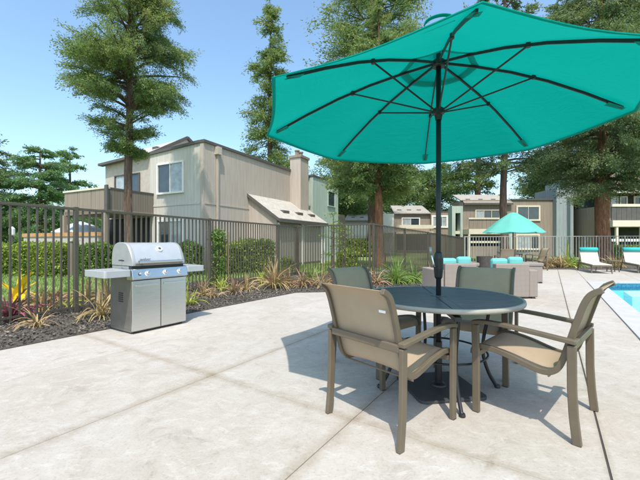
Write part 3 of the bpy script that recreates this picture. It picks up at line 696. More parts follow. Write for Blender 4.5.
# far left blocks with shingled roofs
b = Facade('apartment_building', 'distant tan apartment block with grey shingle roof and white framed windows', 394, 452, 40)
b.box('wall', 'brownside', 394, 430, 213.5, 256, 0, 3); b.box('wall', 'brownside', 430, 452, 212, 256, -0.3, 3)
b.box('parapet_cap', 'trim', 429.8, 452.2, 211.2, 212, -0.35, 3)
rf = MB().extrude([(b.X(393.5), -0.3, b.Z(214)), (b.X(430), -0.3, b.Z(214)), (b.X(430), 3.2, b.Z(203.5)), (b.X(396), 3.2, b.Z(203.5))], (0, 0, 0.1)).build('roof', 'shinglefar', b.root)
for px in (399, 409, 419): MB().box(b.X(px), b.X(px+4), 0.8, 1.2, b.Z(211.6), b.Z(208.8)).build('roof_vent', 'trim', rf)
b.win(401.5, 420, 217.5, 226, fw=0.12, mats=('curtain', 'glass'))
window(b.root, 'y', -0.3, b.X(430.6), b.X(447), b.Z(228), b.Z(215.5), 3, 0.2, 'white', ('curtain', 'glass', 'curtain'))
b.box('balcony_rail', 'cream', 394, 430, 225.5, 229, -1.3, -1.2)
b.box('balcony_floor', 'cream', 394, 430, 232, 234, -1.3, -0.002); b.box('patio_shade_sheet', 'dark', 397, 428, 234.5, 250, -0.012, -0.004)
b = Facade('apartment_building', 'distant pale block with shingle roof seen between the mint wing and reddish redwood', 345, 376, 38)
b.box('wall', 'stucco', 345, 394, 221, 256, 0, 6)
rf = MB().extrude([(b.X(344), -0.3, b.Z(221)), (b.X(377), -0.3, b.Z(221)), (b.X(377), 2.8, b.Z(212.5)), (b.X(350), 2.8, b.Z(212.5))], (0, 0, 0.1)).build('roof', 'shinglefar', b.root)
for px in (352, 361, 370): MB().box(b.X(px), b.X(px+3.5), 0.7, 1.1, b.Z(219), b.Z(216.4)).build('roof_vent', 'trim', rf)
b.box('patio_shade_sheet', 'dark', 351, 373, 239, 251, -0.012, -0.004)
b.box('balcony_rail', 'white', 345, 376, 225, 236, -1.2, -1.1); b.box('balcony_floor', 'cream', 345, 376, 236.2, 238.5, -1.2, -0.002)
b.box('patio_rail', 'white', 349, 376, 246, 247.5, -1.2, -1.1)
b.box('wall_panel', 'white', 377, 393, 214, 233, -0.5, -0.003)
# blue grey stairwell block and the block behind the pool
b = Facade('apartment_building', 'blue grey stairwell block with dark stair opening beside the leaning redwood', 556, 600, 29.5)
b.box('wall', 'greywall', 556.5, 568, 188, 258, 0, 3); b.box('wall', 'greywall', 583, 600, 180, 258, 0, 3)
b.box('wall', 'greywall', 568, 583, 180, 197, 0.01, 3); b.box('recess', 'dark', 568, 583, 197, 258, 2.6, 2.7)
b.box('fin', 'greywall', 567, 570, 197.1, 258, -0.4, -0.003)
st = MB()
for i in range(9): st.box(b.X(569.5)+0.02+i*0.12, b.X(569.5)+0.02+(i+1)*0.12, 0.5, 1.7, -0.13+i*0.19, 0.06+i*0.19)
st.build('stair', 'trim', b.root)
sr = MB(); sr.bar((b.X(583), 0.2, b.Z(215)), (b.X(589.5), -0.1, b.Z(240)), 0.06, 0.16); sr.bar((b.X(589.3), -0.1, b.Z(240)), (b.X(589.3), -0.1, -0.13), 0.06, 0.06, up=(0, 1, 0)); sr.build('stair_rail', 'trim', b.root)
b = Facade('apartment_building', 'tan apartment block with dark balcony behind the pool loungers', 600, 668, 26.5)
b.box('wall', 'brownside', 606, 668, 164, 192, 0, 5); b.box('wall', 'brownside', 606, 668, 205.5, 258, 0.9, 5)
b.box('cornice', 'cream', 605.5, 668, 189.5, 193, -0.1, -0.003)
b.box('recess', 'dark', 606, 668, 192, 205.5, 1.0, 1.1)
for px in (612, 621, 630.5, 645): window(b.root, 'y', 0.99, b.X(px), b.X(px+8), b.Z(206), b.Z(194.5), 1, 0.1, 'cream', ('curtain',) if px in (612, 621) else ('glass',))
b.box('balcony_rail', 'cream', 604, 668, 205, 207.6, -0.75, -0.6)
for i in range(13): b.box('balcony_panel', 'trim', 604+i*4.9, 604+i*4.9+4.7, 207.8, 220.8, -0.7, -0.62)
b.box('balcony_floor', 'cream', 604, 668, 221, 227, -0.8, 0.89)
b.box('patio_shade_sheet', 'dark', 606, 668, 227.2, 250, 0.84, 0.888)
b.box('patio_rail', 'white', 604, 668, 239, 241.5, -0.7, -0.6)
for px in (608, 632, 656): b.box('balcony_post', 'cream', px, px+2, 227.2, 257, -0.75, -0.6)

# garden wall, pale parasol and lamp at the left
gw = thing('garden_wall', 'low beige patio wall with orange wooden cap under the balcony edge', 'wall', (-8.98, 14.30, 0), ang+math.pi/2)
MB().box(0.15, 6.2, -0.15, 0, -0.14, 1.38).build('wall_body', 'stucco', gw); MB().box(0.1, 6.25, -0.19, 0.04, 1.38, 1.55).build('wall_cap', 'wood', gw)
gp = thing('garden_pier', 'brown slatted pier standing between the two hedge sections', 'pier', (WX(73.5, 13.0), 13.0, 0), ang)
MB().box(-0.12, 0.12, -0.14, 0.14, -0.14, 1.16).build('pier_body', 'balcony', gp); MB().box(-0.15, 0.15, -0.17, 0.17, 1.16, 1.22).build('pier_cap', 'stucco', gp)

def parasol(name, label, loc, zt, za, Rr, mat, pole_mat, n=8, rotz=0.2, base=True):
    t = thing(name, label, 'umbrella', loc, rotz)
    m = MB(); vs = []; fs = []; rings = [(0.0, za), (0.12, za-0.03), (0.5, za-(za-zt)*0.40), (1.0, zt)]
    nn = n*4
    for fr, z in rings[1:]:
        for k in range(nn):
            a = 2*math.pi*k/nn; s = (k % 4)/4; sag = math.sin(math.pi*s)
            rr = Rr*fr*(math.cos(math.pi/n)/math.cos((s-0.5)*2*math.pi/n))
            vs.append((rr*math.cos(a), rr*math.sin(a), z - sag*0.035*fr))
    vs.append((0, 0, za)); top = len(vs)-1
    for k in range(nn): fs.append((top, k, (k+1) % nn))
    for i in range(2):
        for k in range(nn): fs.append((i*nn+k, (i+1)*nn+k, (i+1)*nn+(k+1) % nn, i*nn+(k+1) % nn))
    m.add(vs, fs); c = m.build('canopy', mat, t, smooth=True)
    MB().tube([(0, 0, 0.0), (0, 0, za-0.01)], 0.022, 10).build('pole', pole_mat, t, smooth=True)
    for k in range(n):
        a = 2*math.pi*k/n
        MB().bar((0.03*math.cos(a), 0.03*math.sin(a), za-0.05), (Rr*0.97*math.cos(a), Rr*0.97*math.sin(a), zt-0.012), 0.014, 0.02).build('rib', pole_mat, t)
    if base: MB().lathe([(0.25, 0), (0.25, 0.05), (0.05, 0.07), (0.04, 0.3)], 16).build('base', 'base', t)
    return t
parasol('patio_umbrella', 'pale blue white parasol on the patio beside the balcony', (-11.75, 17.2, -0.13), 1.74, 2.28, 1.25, 'parasolwhite', 'trim')
parasol('patio_umbrella', 'small aqua umbrella open by the far pale grey fence', (WX(513, 14.2), 14.2, 0), 1.52, 2.34, 1.15, 'canopy2', 'rib')
lp = thing('garden_lamp', 'slim dark lamp post with white lantern beyond the hedge', 'lamp', (WX(12, 14), 14, -0.13))
MB().tube([(0, 0, 0), (0, 0, 1.52)], 0.05, 8).build('post', 'trim', lp); MB().lathe([(0.06, 1.52), (0.10, 1.56), (0.10, 1.80), (0.03, 1.88)], 10).build('lantern', 'lamp', lp)

# ------------------------------------------------------------------ trees
def conifer(name, label, x, y, h, prof, nb, nl, leaf, mat, bark, tr, seed, droop=0.35, lean=(0, 0), zb=-0.13, layers=0, rise=0.25, clump=0.16, group=None, kinds=7, limbs=True, cat='tree', sag=0.35, flat=0.6, riseV=0.12, lv=(0.62, 1.1)):
    """trunk, limbs and a crown of leaf-sized faces grouped in sprays along every limb; prof: (height, crown radius)"""
    rg = np.random.default_rng(seed)
    t = thing(name, label, cat, (x, y, zb), 0, group)
    zs = np.linspace(0, h, 14)
    wob = lambda z: np.array([lean[0]*z + 0.05*math.sin(z*0.7+seed), lean[1]*z + 0.05*math.cos(z*0.9+seed), z])
    m = MB(); n = 14; vs = []; fs = []
    for i, z in enumerate(zs):
        c = wob(z); r = tr*(1-z/h)**0.8 + 0.01
        if i == 0: r *= 1.35
        for k in range(n):
            rr = r*(1+0.09*math.sin(3*k+z*2+seed)+0.05*math.sin(7*k+seed)); a = 2*math.pi*k/n
            vs.append((c[0]+rr*math.cos(a), c[1]+rr*math.sin(a), z))
    for i in range(len(zs)-1):
        for k in range(n): fs.append((i*n+k, i*n+(k+1) % n, (i+1)*n+(k+1) % n, (i+1)*n+k))
    m.add(vs, fs); m.build('trunk', bark, t, smooth=True)
    ph = np.array([p[0] for p in prof]); pr = np.array([p[1] for p in prof])
    z0, z1 = ph[0], ph[-1]
    hb = z0 + (z1-z0)*rg.random(nb)**1.15
    if layers: hb = z0+(z1-z0)*(np.floor(rg.random(nb)*layers)+0.5)/layers + rg.normal(0, (z1-z0)*0.02, nb); top_ = rg.random(nb) < 0.12; hb = np.where(top_, z1-(z1-z0)*0.14*rg.random(nb), hb)
    az = rg.random(nb)*2*math.pi
    Lb = np.interp(hb, ph, pr)*rg.uniform(lv[0], lv[1], nb)
    base = np.array([wob(z) for z in hb])
    dirh = np.c_[np.cos(az), np.sin(az), np.zeros(nb)]
    rz = rg.normal(rise, riseV, nb); dr = rg.normal(droop, 0.1, nb)
    def pos(b, tt): return base[b] + dirh[b]*(Lb[b]*tt)[:, None] + np.c_[np.zeros((len(b), 2)), Lb[b]*(rz[b]*tt - (rz[b]+dr[b])*sag*2*tt**2*0.5)]
    if limbs:
        lm = MB()
        for b in range(nb):
            tt = np.linspace(0, 0.95, 5); pp = pos(np.full(5, b), tt)
            r0 = min(0.02+0.016*Lb[b], tr*0.45)
            lm.tube(list(map(tuple, pp)), [r0, r0*0.8, r0*0.6, r0*0.4, r0*0.15], 4)
        tag(lm.build('limbs', 'twig', t), kind='stuff')
    w = Lb+0.15; w = w/w.sum()
    nc = nb*kinds; cb = rg.choice(nb, nc, p=w); ct = rg.uniform(0.22, 1.0, nc)**0.8
    side = np.c_[-np.sin(az), np.cos(az), np.zeros(nb)]
    cs = rg.uniform(-1, 1, nc)*(0.32*Lb[cb]*(1.15-ct))
    cp = pos(cb, ct) + side[cb]*cs[:, None]
    cp[:, 2] -= np.abs(cs)*0.25
    cd = norm(dirh[cb]*0.7 + side[cb]*(cs/(0.2*Lb[cb]+0.05))[:, None]*0.5 + np.c_[np.zeros((nc, 2)), rg.normal(-0.25, 0.3, nc)])
    ci = rg.integers(0, nc, nl)
    sl = clump*(1+0.35*Lb[cb][ci])
    al = np.clip(rg.normal(size=nl), -1.7, 1.7)*sl*1.3
    J = np.clip(rg.normal(size=(nl, 3)), -1.8, 1.8)*(sl*0.42)[:, None]; J[:, 2] *= flat
    Pp = cp[ci] + cd[ci]*al[:, None] + J
    Dd = norm(cd[ci] + rg.normal(size=(nl, 3))*0.55)
    Ll = leaf*rg.uniform(0.6, 1.4, nl)
    quads_mesh('crown', leaf_quads(Pp, Dd, Ll, Ll*rg.uniform(0.22, 0.42, nl), rg), mat, t)
    return t
conifer('redwood_tree', 'slender redwood with open crown in front of the sage apartment front', WX(129.5, 11.2), 11.2, 15.2,
        [(4.0, 0.45), (4.7, 1.1), (5.6, 1.95), (6.6, 2.05), (7.7, 1.7), (9.3, 1.6), (11.2, 1.1), (15.1, 0.1)], 270, 250000, 0.063, 'leaf_redwood', 'bark', 0.125, 21, droop=0.1, rise=0.45, riseV=0.3, clump=0.085, kinds=9, flat=1.0, lv=(0.7, 1.03))
conifer('redwood_tree', 'tall narrow conical tree rising behind the tan side wall', WX(270, 34), 34, 25.3,
        [(3.5, 3.2), (9, 3.1), (13, 2.5), (18, 1.9), (22, 1.2), (25, 0.15)], 190, 70000, 0.22, 'leaf_redwood', 'bark', 0.35, 12, clump=0.2, kinds=9, flat=1.0, riseV=0.3)
conifer('redwood_tree', 'broad tall green tree towering behind the big teal umbrella', WX(372, 30), 30, 31,
        [(5, 3.2), (12, 4.6), (20, 4.5), (26, 3.2), (31, 0.2)], 260, 130000, 0.21, 'leaf_redwood', 'bark', 0.4, 13, clump=0.2, kinds=9, flat=1.0, riseV=0.3)
conifer('redwood_tree', 'redwood with reddish trunk rising behind the taupe picket fence', WX(379, 17), 17, 13.0,
        [(3.6, 1.8), (5, 2.7), (8, 2.3), (11, 1.2), (13, 0.1)], 130, 95000, 0.13, 'leaf_redwood', 'barkred', 0.21, 14, droop=0.5, clump=0.13, kinds=10)
conifer('redwood_tree', 'redwood with straight brown trunk behind the small aqua umbrella', WX(504.5, 19.4), 19.4, 19,
        [(4.9, 2.2), (6.5, 3.3), (10, 3.1), (14, 2.2), (19, 0.1)], 90, 60000, 0.15, 'leaf_dark', 'bark', 0.20, 15, droop=0.5, clump=0.13, kinds=9)
conifer('redwood_tree', 'leaning orange barked redwood behind the fence by the loungers', WX(604, 19.0), 19.0, 20,
        [(4.1, 2.6), (5.2, 3.5), (9, 3.5), (14, 2.6), (20, 0.1)], 260, 240000, 0.11, 'leaf_dark', 'barkred', 0.34, 16, droop=0.6, clump=0.13, lean=(-0.012, 0), kinds=10, flat=0.9, riseV=0.25)
conifer('redwood_tree', 'dark tall conifer standing behind the balcony block by the pool', WX(640, 33), 33, 27,
        [(6, 4.5), (12, 5.2), (20, 4.0), (27, 0.2)], 150, 70000, 0.25, 'leaf_dark', 'bark', 0.45, 17, clump=0.2, flat=0.9, riseV=0.25)
conifer('redwood_tree', 'dark tall conifer standing behind the blue grey stairwell block', WX(567, 34), 34, 27,
        [(6.5, 4.2), (11, 4.8), (19, 3.7), (27, 0.2)], 130, 60000, 0.25, 'leaf_dark', 'bark', 0.4, 18, clump=0.2, flat=0.9, riseV=0.25)
conifer('redwood_tree', 'tall conifer behind the brown block with the cream balcony', WX(478, 40), 40, 27,
        [(7, 3.4), (13, 4.5), (20, 3.6), (27, 0.2)], 90, 36000, 0.27, 'leaf_mid', 'bark', 0.4, 19, clump=0.2)
for i, (px, Y, hh, rr, mt, lab) in enumerate([
        (333, 42, 12, 4.2, 'leaf_mid', 'leafy green tree behind the far end of the mint wing'),
        (362, 48, 12.5, 5.0, 'leaf_mid', 'round green tree behind the distant pale block'),
        (405, 52, 12.5, 5.2, 'leaf_dark', 'dark leafy tree behind the distant tan block'),
        (440, 50, 12.5, 5.0, 'leaf_mid', 'leafy tree behind the distant block with white framed windows'),
        (548, 44, 10.5, 4.6, 'leaf_mid', 'leafy tree behind the brown block near the stairwell')]):
    conifer('leafy_tree', lab, WX(px, Y), Y, hh, [(1.5, rr*0.7), (hh*0.35, rr), (hh*0.7, rr*0.85), (hh, rr*0.2)], 110, 36000, 0.27, mt, 'bark', 0.25, 30+i, droop=0.1, rise=0.45, clump=0.28)
conifer('cedar_tree', 'layered blue green cedar with spreading tiers beyond the lawn', WX(40, 26), 26, 8.3,
        [(1.2, 3.0), (3.5, 3.1), (5.5, 2.5), (7.0, 1.9), (8.3, 0.6)], 110, 52000, 0.15, 'leaf_cedar', 'bark', 0.25, 41, droop=0.3, layers=8, rise=0.25, clump=0.11, kinds=9)
conifer('cedar_tree', 'smaller cedar crowded beside the layered cedar by the balcony', WX(70, 30), 30, 9.3,
        [(2, 2.2), (5.0, 2.0), (7.5, 1.5), (9.3, 0.5)], 60, 26000, 0.17, 'leaf_cedar', 'bark', 0.2, 42, droop=0.2, layers=6, rise=0.25, clump=0.11, kinds=9)
for px, Y, hh, rr, sd_, lab in ((18, 46, 6.5, 5.0, 44, 'low leafy tree far behind the layered cedar'), (-30, 40, 6.0, 5.0, 45, 'low leafy tree far beyond the garden lamp'), (88, 48, 6.0, 4.5, 46, 'low leafy tree far behind the brown balcony')):
    conifer('leafy_tree', lab, WX(px, Y), Y, hh, [(0.6, rr*0.8), (hh*0.4, rr), (hh*0.8, rr*0.8), (hh, rr*0.2)], 80, 20000, 0.32, 'leaf_mid', 'bark', 0.22, sd_, droop=0.1, rise=0.35, clump=0.28)
conifer('leafy_tree', 'dark tree reaching in over the left end of the fence', WX(-26, 24), 24, 9.4,
        [(2, 1.8), (5, 2.4), (7.5, 2.4), (9.4, 0.8)], 90, 36000, 0.17, 'leaf_dark', 'bark', 0.2, 43, clump=0.16)

# ------------------------------------------------------------------ hedges, shrubs and strap-leaved plants
def hedge(label, a, b, w, h, nl, mat, leaf, seed, zb=-0.13, round_=0.25, name='hedge', cat='hedge'):
    rg = np.random.default_rng(seed); a, b = np.array(a), np.array(b); d = b-a; Ln = np.linalg.norm(d); d = d/Ln; s = np.array([-d[1], d[0]])
    t = thing(name, label, cat, (a[0], a[1], zb))
    u = rg.random(nl)*Ln; q = rg.uniform(-1, 1, nl); z = rg.random(nl)
    # push towards the shell
    k = rg.random(nl); q = np.where(k < 0.35, np.sign(q)*rg.uniform(0.8, 1.0, nl), q); z = np.where((k > 0.35) & (k < 0.65), rg.uniform(0.85, 1.0, nl), z)
    lump = 0.12*np.sin(u*2.1+seed)+0.08*np.sin(u*5.3+seed*2)+0.05*np.sin(u*11+q*3)
    hh = h*(1+lump*0.5)*(1-round_*0.35*q**4)
    endf = np.clip(np.minimum(u, Ln-u)/0.35, 0.3, 1)**0.5
    P = np.c_[d[0]*u+s[0]*q*w/2*(1+lump)*endf, d[1]*u+s[1]*q*w/2*(1+lump)*endf, 0.05+z*hh*(0.8+0.2*endf)]
    P += rg.normal(size=(nl, 3))*0.035
    D = norm(rg.normal(size=(nl, 3))+np.array([0, 0, 0.5])); L = leaf*rg.uniform(0.6, 1.4, nl)
    quads_mesh('foliage', leaf_quads(P, D, L, L*0.55, rg), mat, t)
    m = MB()
    for i in range(max(2, int(Ln/0.5))):
        x = (i+0.5)*Ln/max(2, int(Ln/0.5)); px, py = d[0]*x, d[1]*x
        m.tube([(px, py, 0), (px+rg.normal()*0.05, py, h*0.4), (px+rg.normal()*0.12, py+rg.normal()*0.1, h*0.8)], [0.03, 0.022, 0.008], 5)
    m.build('stems', 'twig', t)
    return t
hedge('clipped sunlit hedge beyond the lawn beside the patio wall', (-16.5, 14.4), (WX(68, 12.9), 12.9), 1.1, 1.10, 32000, 'leaf_hedge', 0.09, 51)
hedge('hedge section below the balcony behind the grill', (WX(79, 12.9), 12.9), (WX(116, 13.4), 13.4), 0.9, 1.12, 13000, 'leaf_hedge_dark', 0.09, 52)
hedge('rounded shrub against the sage front by the building corner', (WX(178, 13.0), 13.0), (WX(202, 13.4), 13.4), 0.9, 1.2, 8000, 'leaf_hedge_dark', 0.08, 53, name='shrub', cat='shrub')
hedge('clipped hedge along the tan side wall before the lean-to', (WX(216, 13.6), 13.6), (WX(271, 15.4), 15.4), 1.0, 1.22, 16000, 'leaf_hedge', 0.09, 54)
hedge('low green shrub by the white gate posts of the lean-to', (WX(283, 14.4), 14.4), (WX(292, 14.6), 14.6), 0.6, 0.6, 3000, 'leaf_hedge', 0.08, 55, name='shrub', cat='shrub')
hedge('bright low shrub on the lawn near the short fence panel', (WX(338, 17), 17), (WX(356, 17.2), 17.2), 0.9, 0.75, 5000, 'leaf_hedge', 0.09, 56, name='shrub', cat='shrub')
hedge('far clipped hedge in front of the distant pale block', (WX(346, 30), 30), (WX(376, 30), 30), 1.2, 1.35, 6000, 'leaf_hedge', 0.16, 57)
hedge('green hedge under the dark balcony behind the loungers', (WX(608, 22.5), 22.5), (WX(662, 22.5), 22.5), 1.0, 0.95, 9000, 'leaf_hedge', 0.11, 58)
hedge('climbing vine on the fence near the orange stake', (WX(213, 8.35), 8.30), (WX(224, 8.75), 8.62), 0.30, 1.45, 1500, 'leaf_hedge_dark', 0.06, 59, zb=0.0, name='vine', cat='vine')
st = MB().box(-0.025, 0.025, -0.025, 0.025, 0, 1.55).build('garden_stake', 'wood', None, loc=(WX(228, 9.9), 9.9, -0.13)); tag(st, 'orange wooden stake standing beside the climbing vine', 'stake')
def sapling(label, px, Y, h, seed):
    return conifer('sapling', label, WX(px, Y), Y, h, [(0.7, 0.3), (1.4, 0.5), (h, 0.15)], 20, 700, 0.08, 'leaf_hedge', 'twig', 0.03, seed, clump=0.08, rise=0.6, droop=0.0)
sapling('thin young tree staked behind the short fence panel', 334, 13.5, 2.3, 61)
sapling('thin young tree beside the white gate post', 344.5, 14.5, 2.0, 62)

def strap_plant(name, label, x, y, n, h, spread, w, mat, seed, stiff=0.5, z=0.012, group=None):
    rg = random.Random(seed); V = []
    for i in range(n):
        a = rg.random()*2*math.pi; tilt = rg.random()**0.7*spread; ln = h*rg.uniform(0.65, 1.15); ww = w*rg.uniform(0.7, 1.2)
        bx, by = rg.gauss(0, 0.035), rg.gauss(0, 0.035)
        pts = []; ox = 0; oz = 0; th = tilt*0.35; seg = 6
        for k in range(seg+1):
            pts.append((ox, oz)); th += tilt*(1.6-stiff)*0.28
            ox += math.sin(th)*ln/seg; oz += math.cos(th)*ln/seg
        tw = rg.uniform(-0.4, 0.4); roll = rg.uniform(-1.1, 1.1)
        for k in range(seg):
            (x0, z0), (x1, z1) = pts[k], pts[k+1]
            w0 = ww*(0.7+0.6*k/seg if k < 2 else 1-((k-1.5)/(seg-1))**1.8); w1 = ww*(0.7+0.6*(k+1)/seg if k+1 < 2 else max(0.04, 1-((k-0.5)/(seg-1))**1.8))
            z0 = max(z0, 0.0); z1 = max(z1, 0.0)
            s = Vector((-math.sin(a+tw), math.cos(a+tw), 0)); c = Vector((math.cos(a), math.sin(a), 0)); o = Vector((bx, by, 0))
            ud = (c*(x1-x0)+Vector((0, 0, z1-z0+1e-6))).normalized(); s = (s*math.cos(roll) + ud.cross(s)*math.sin(roll))
            p0 = o+c*x0+Vector((0, 0, z0)); p1 = o+c*x1+Vector((0, 0, z1))
            V += [p0-s*w0/2, p0+s*w0/2, p1+s*w1/2, p1-s*w1/2]
    me = np.array([tuple(v) for v in V])
    # weld the blades so that every blade is one island
    nv = len(V)
    m = MB(); m.add(V, [(i, i+1, i+2, i+3) for i in range(0, nv, 4)])
    t = thing(name, label, 'plant', (x, y, z), 0, group)
    me = bpy.data.meshes.new('leaves'); me.from_pydata(m.v, [], m.f)
    bm = bmesh.new(); bm.from_mesh(me); bmesh.ops.remove_doubles(bm, verts=bm.verts, dist=0.004); bm.to_mesh(me); bm.free()
    me.materials.append(M[mat]); me.shade_smooth(); o = bpy.data.objects.new('leaves', me); C.objects.link(o); o.parent = t
    MB().lathe([(0.045, -0.02), (0.03, 0.03), (0.01, 0.05)], 8).build('crown_base', 'twig', t)
    return t
def pp(px, py): Y = CAMZ*F/(py-HOR); return WX(px, Y), Y
SP = [
 ('cordyline', 'magenta red spiky cordyline beyond the fence on the mulch', 10, 322, 40, 0.50, 1.1, 0.035, 'cordyline', .6),
 ('strap_plant', 'yellow broad leaved plant at the lawn edge', 17, 302, 9, 0.72, 1.15, 0.15, 'yellowleaf', .6),
 ('strap_plant', 'pale yellow green strappy plant beyond the fence by the grill shelf', 70, 308, 26, 0.36, 1.3, 0.03, 'strap_yellow', .3),
 ('strap_plant', 'dry tan flax spilling beside the grill on the mulch', 101, 318, 60, 0.60, 1.5, 0.022, 'strap_dry', .3),
 ('strap_plant', 'low dry tan flax flattened on the mulch before the fence', 38, 327, 40, 0.42, 1.9, 0.018, 'strap_dry', .1),
 ('strap_plant', 'brownish leafy plant beyond the fence near the cordyline', 44, 312, 30, 0.45, 1.2, 0.03, 'strap_dry', .4),
 ('strap_plant', 'yellow green daylily clump just beside the grill cabinet', 191, 306, 34, 0.42, 1.2, 0.022, 'strap_yellow', .4),
 ('strap_plant', 'small reddish dry plant on the mulch beside the daylily', 213, 298, 26, 0.34, 1.3, 0.02, 'strap_dry', .4),
 ('strap_plant', 'reddish brown flax standing by the fence before the tan wall', 234, 295, 46, 0.42, 1.2, 0.022, 'strap_red', .5),
 ('strap_plant', 'large tan flax fountain in the bed before the lean-to', 274, 289, 110, 0.75, 1.25, 0.028, 'strap_dry', .45),
 ('strap_plant', 'yellowed flax tuft behind the large tan flax', 262, 285, 46, 0.50, 1.2, 0.024, 'strap_yellow', .45),
 ('strap_plant', 'drooping reddish flax in the bed by the white gate posts', 303, 287, 80, 0.58, 1.5, 0.026, 'strap_red', .3),
 ('strap_plant', 'drooping tan and red flax at the corner of the bed', 322, 287, 80, 0.58, 1.6, 0.026, 'strap_dry', .3),
 ('strap_plant', 'reddish flax behind the dining chair beside the green grass clump', 377, 285, 80, 0.55, 1.5, 0.026, 'strap_red', .3),
 ('strap_plant', 'bright green fountain grass by the taupe fence', 396, 284, 190, 0.78, 1.35, 0.018, 'strap_green', .3),
 ('strap_plant', 'second green fountain grass beside the bright green fountain grass', 414, 283, 150, 0.68, 1.4, 0.018, 'strap_green', .3),
 ('strap_plant', 'dark red flax next to the left wicker chair', 432, 281, 60, 0.55, 1.1, 0.026, 'strap_red', .5),
]
SP += [
 ('strap_plant', 'dry tan tuft at the fence foot behind the daylily', 203, 297, 50, 0.42, 1.3, 0.02, 'strap_dry', .4),
 ('strap_plant', 'green and tan tuft at the fence foot by the vine', 222, 291, 50, 0.42, 1.2, 0.02, 'strap_yellow', .4),
 ('strap_plant', 'tan flax spilling beside the reddish flax by the fence', 247, 291, 60, 0.45, 1.4, 0.022, 'strap_dry', .35),
 ('strap_plant', 'tan flax between the large flax fountain and the red flax', 289, 287, 70, 0.5, 1.5, 0.024, 'strap_dry', .3),
 ('strap_plant', 'greenish flax tuft behind the drooping red flax', 311, 282, 60, 0.5, 1.2, 0.024, 'strap_green', .45),
 ('strap_plant', 'red and tan flax by the shaded dining chair back', 340, 285, 80, 0.5, 1.5, 0.024, 'strap_red', .3),
 ('strap_plant', 'dry flax against the corner of the taupe fence', 361, 284, 80, 0.5, 1.4, 0.024, 'strap_dry', .35),
 ('strap_plant', 'low brown groundcover beyond the fence beside the yellow plant', 35, 305, 60, 0.35, 1.4, 0.03, 'strap_dry', .3),
 ('strap_plant', 'low pinkish groundcover beyond the fence near the yellow strappy plant', 57, 303, 60, 0.35, 1.4, 0.03, 'strap_red', .3),
 ('strap_plant', 'tan grass beyond the fence behind the grill shelf', 88, 302, 70, 0.5, 1.3, 0.022, 'strap_dry', .35),
 ('strap_plant', 'dry brown tuft beyond the fence behind the grill cabinet', 108, 303, 70, 0.6, 1.3, 0.022, 'strap_dry', .35),
]
for i, (nm, lab, px, py, n_, h_, sp, w_, mt, stf) in enumerate(SP):
    x, y = pp(px, py); strap_plant(nm, lab, x, y, n_, h_, sp, w_, mt, 70+i, stf, 0.012 if inside(x, y, bed_poly) else -0.13)
FP = [('red flax clump in the far bed', 543, 'strap_red'), ('tan dry flax clump in the far bed', 549, 'strap_dry'), ('red tan flax clump in the far bed beside a tan one', 556, 'strap_red'),
      ('dry tan flax at the middle of the far bed', 562, 'strap_dry'), ('yellow green daylily in the far bed', 570, 'strap_yellow'), ('bright green clump in the far bed by the lounger', 576, 'strap_green'),
      ('dry tan clump by the leaning redwood', 612, 'strap_dry'), ('tan clump behind the small side table', 618, 'strap_dry')]
for i, (lab, px, mt) in enumerate(FP):
    Y = 15.3+0.25*(i % 3); strap_plant('strap_plant', lab, WX(px, Y), Y, 60, 0.62, 1.3, 0.04, mt, 110+i, 0.35)
strap_plant('strap_plant', 'tall pale leaved plant against the far grey fence', WX(567, 17.4), 17.4, 9, 1.2, 0.35, 0.05, 'strap_yellow', 131, 0.7)

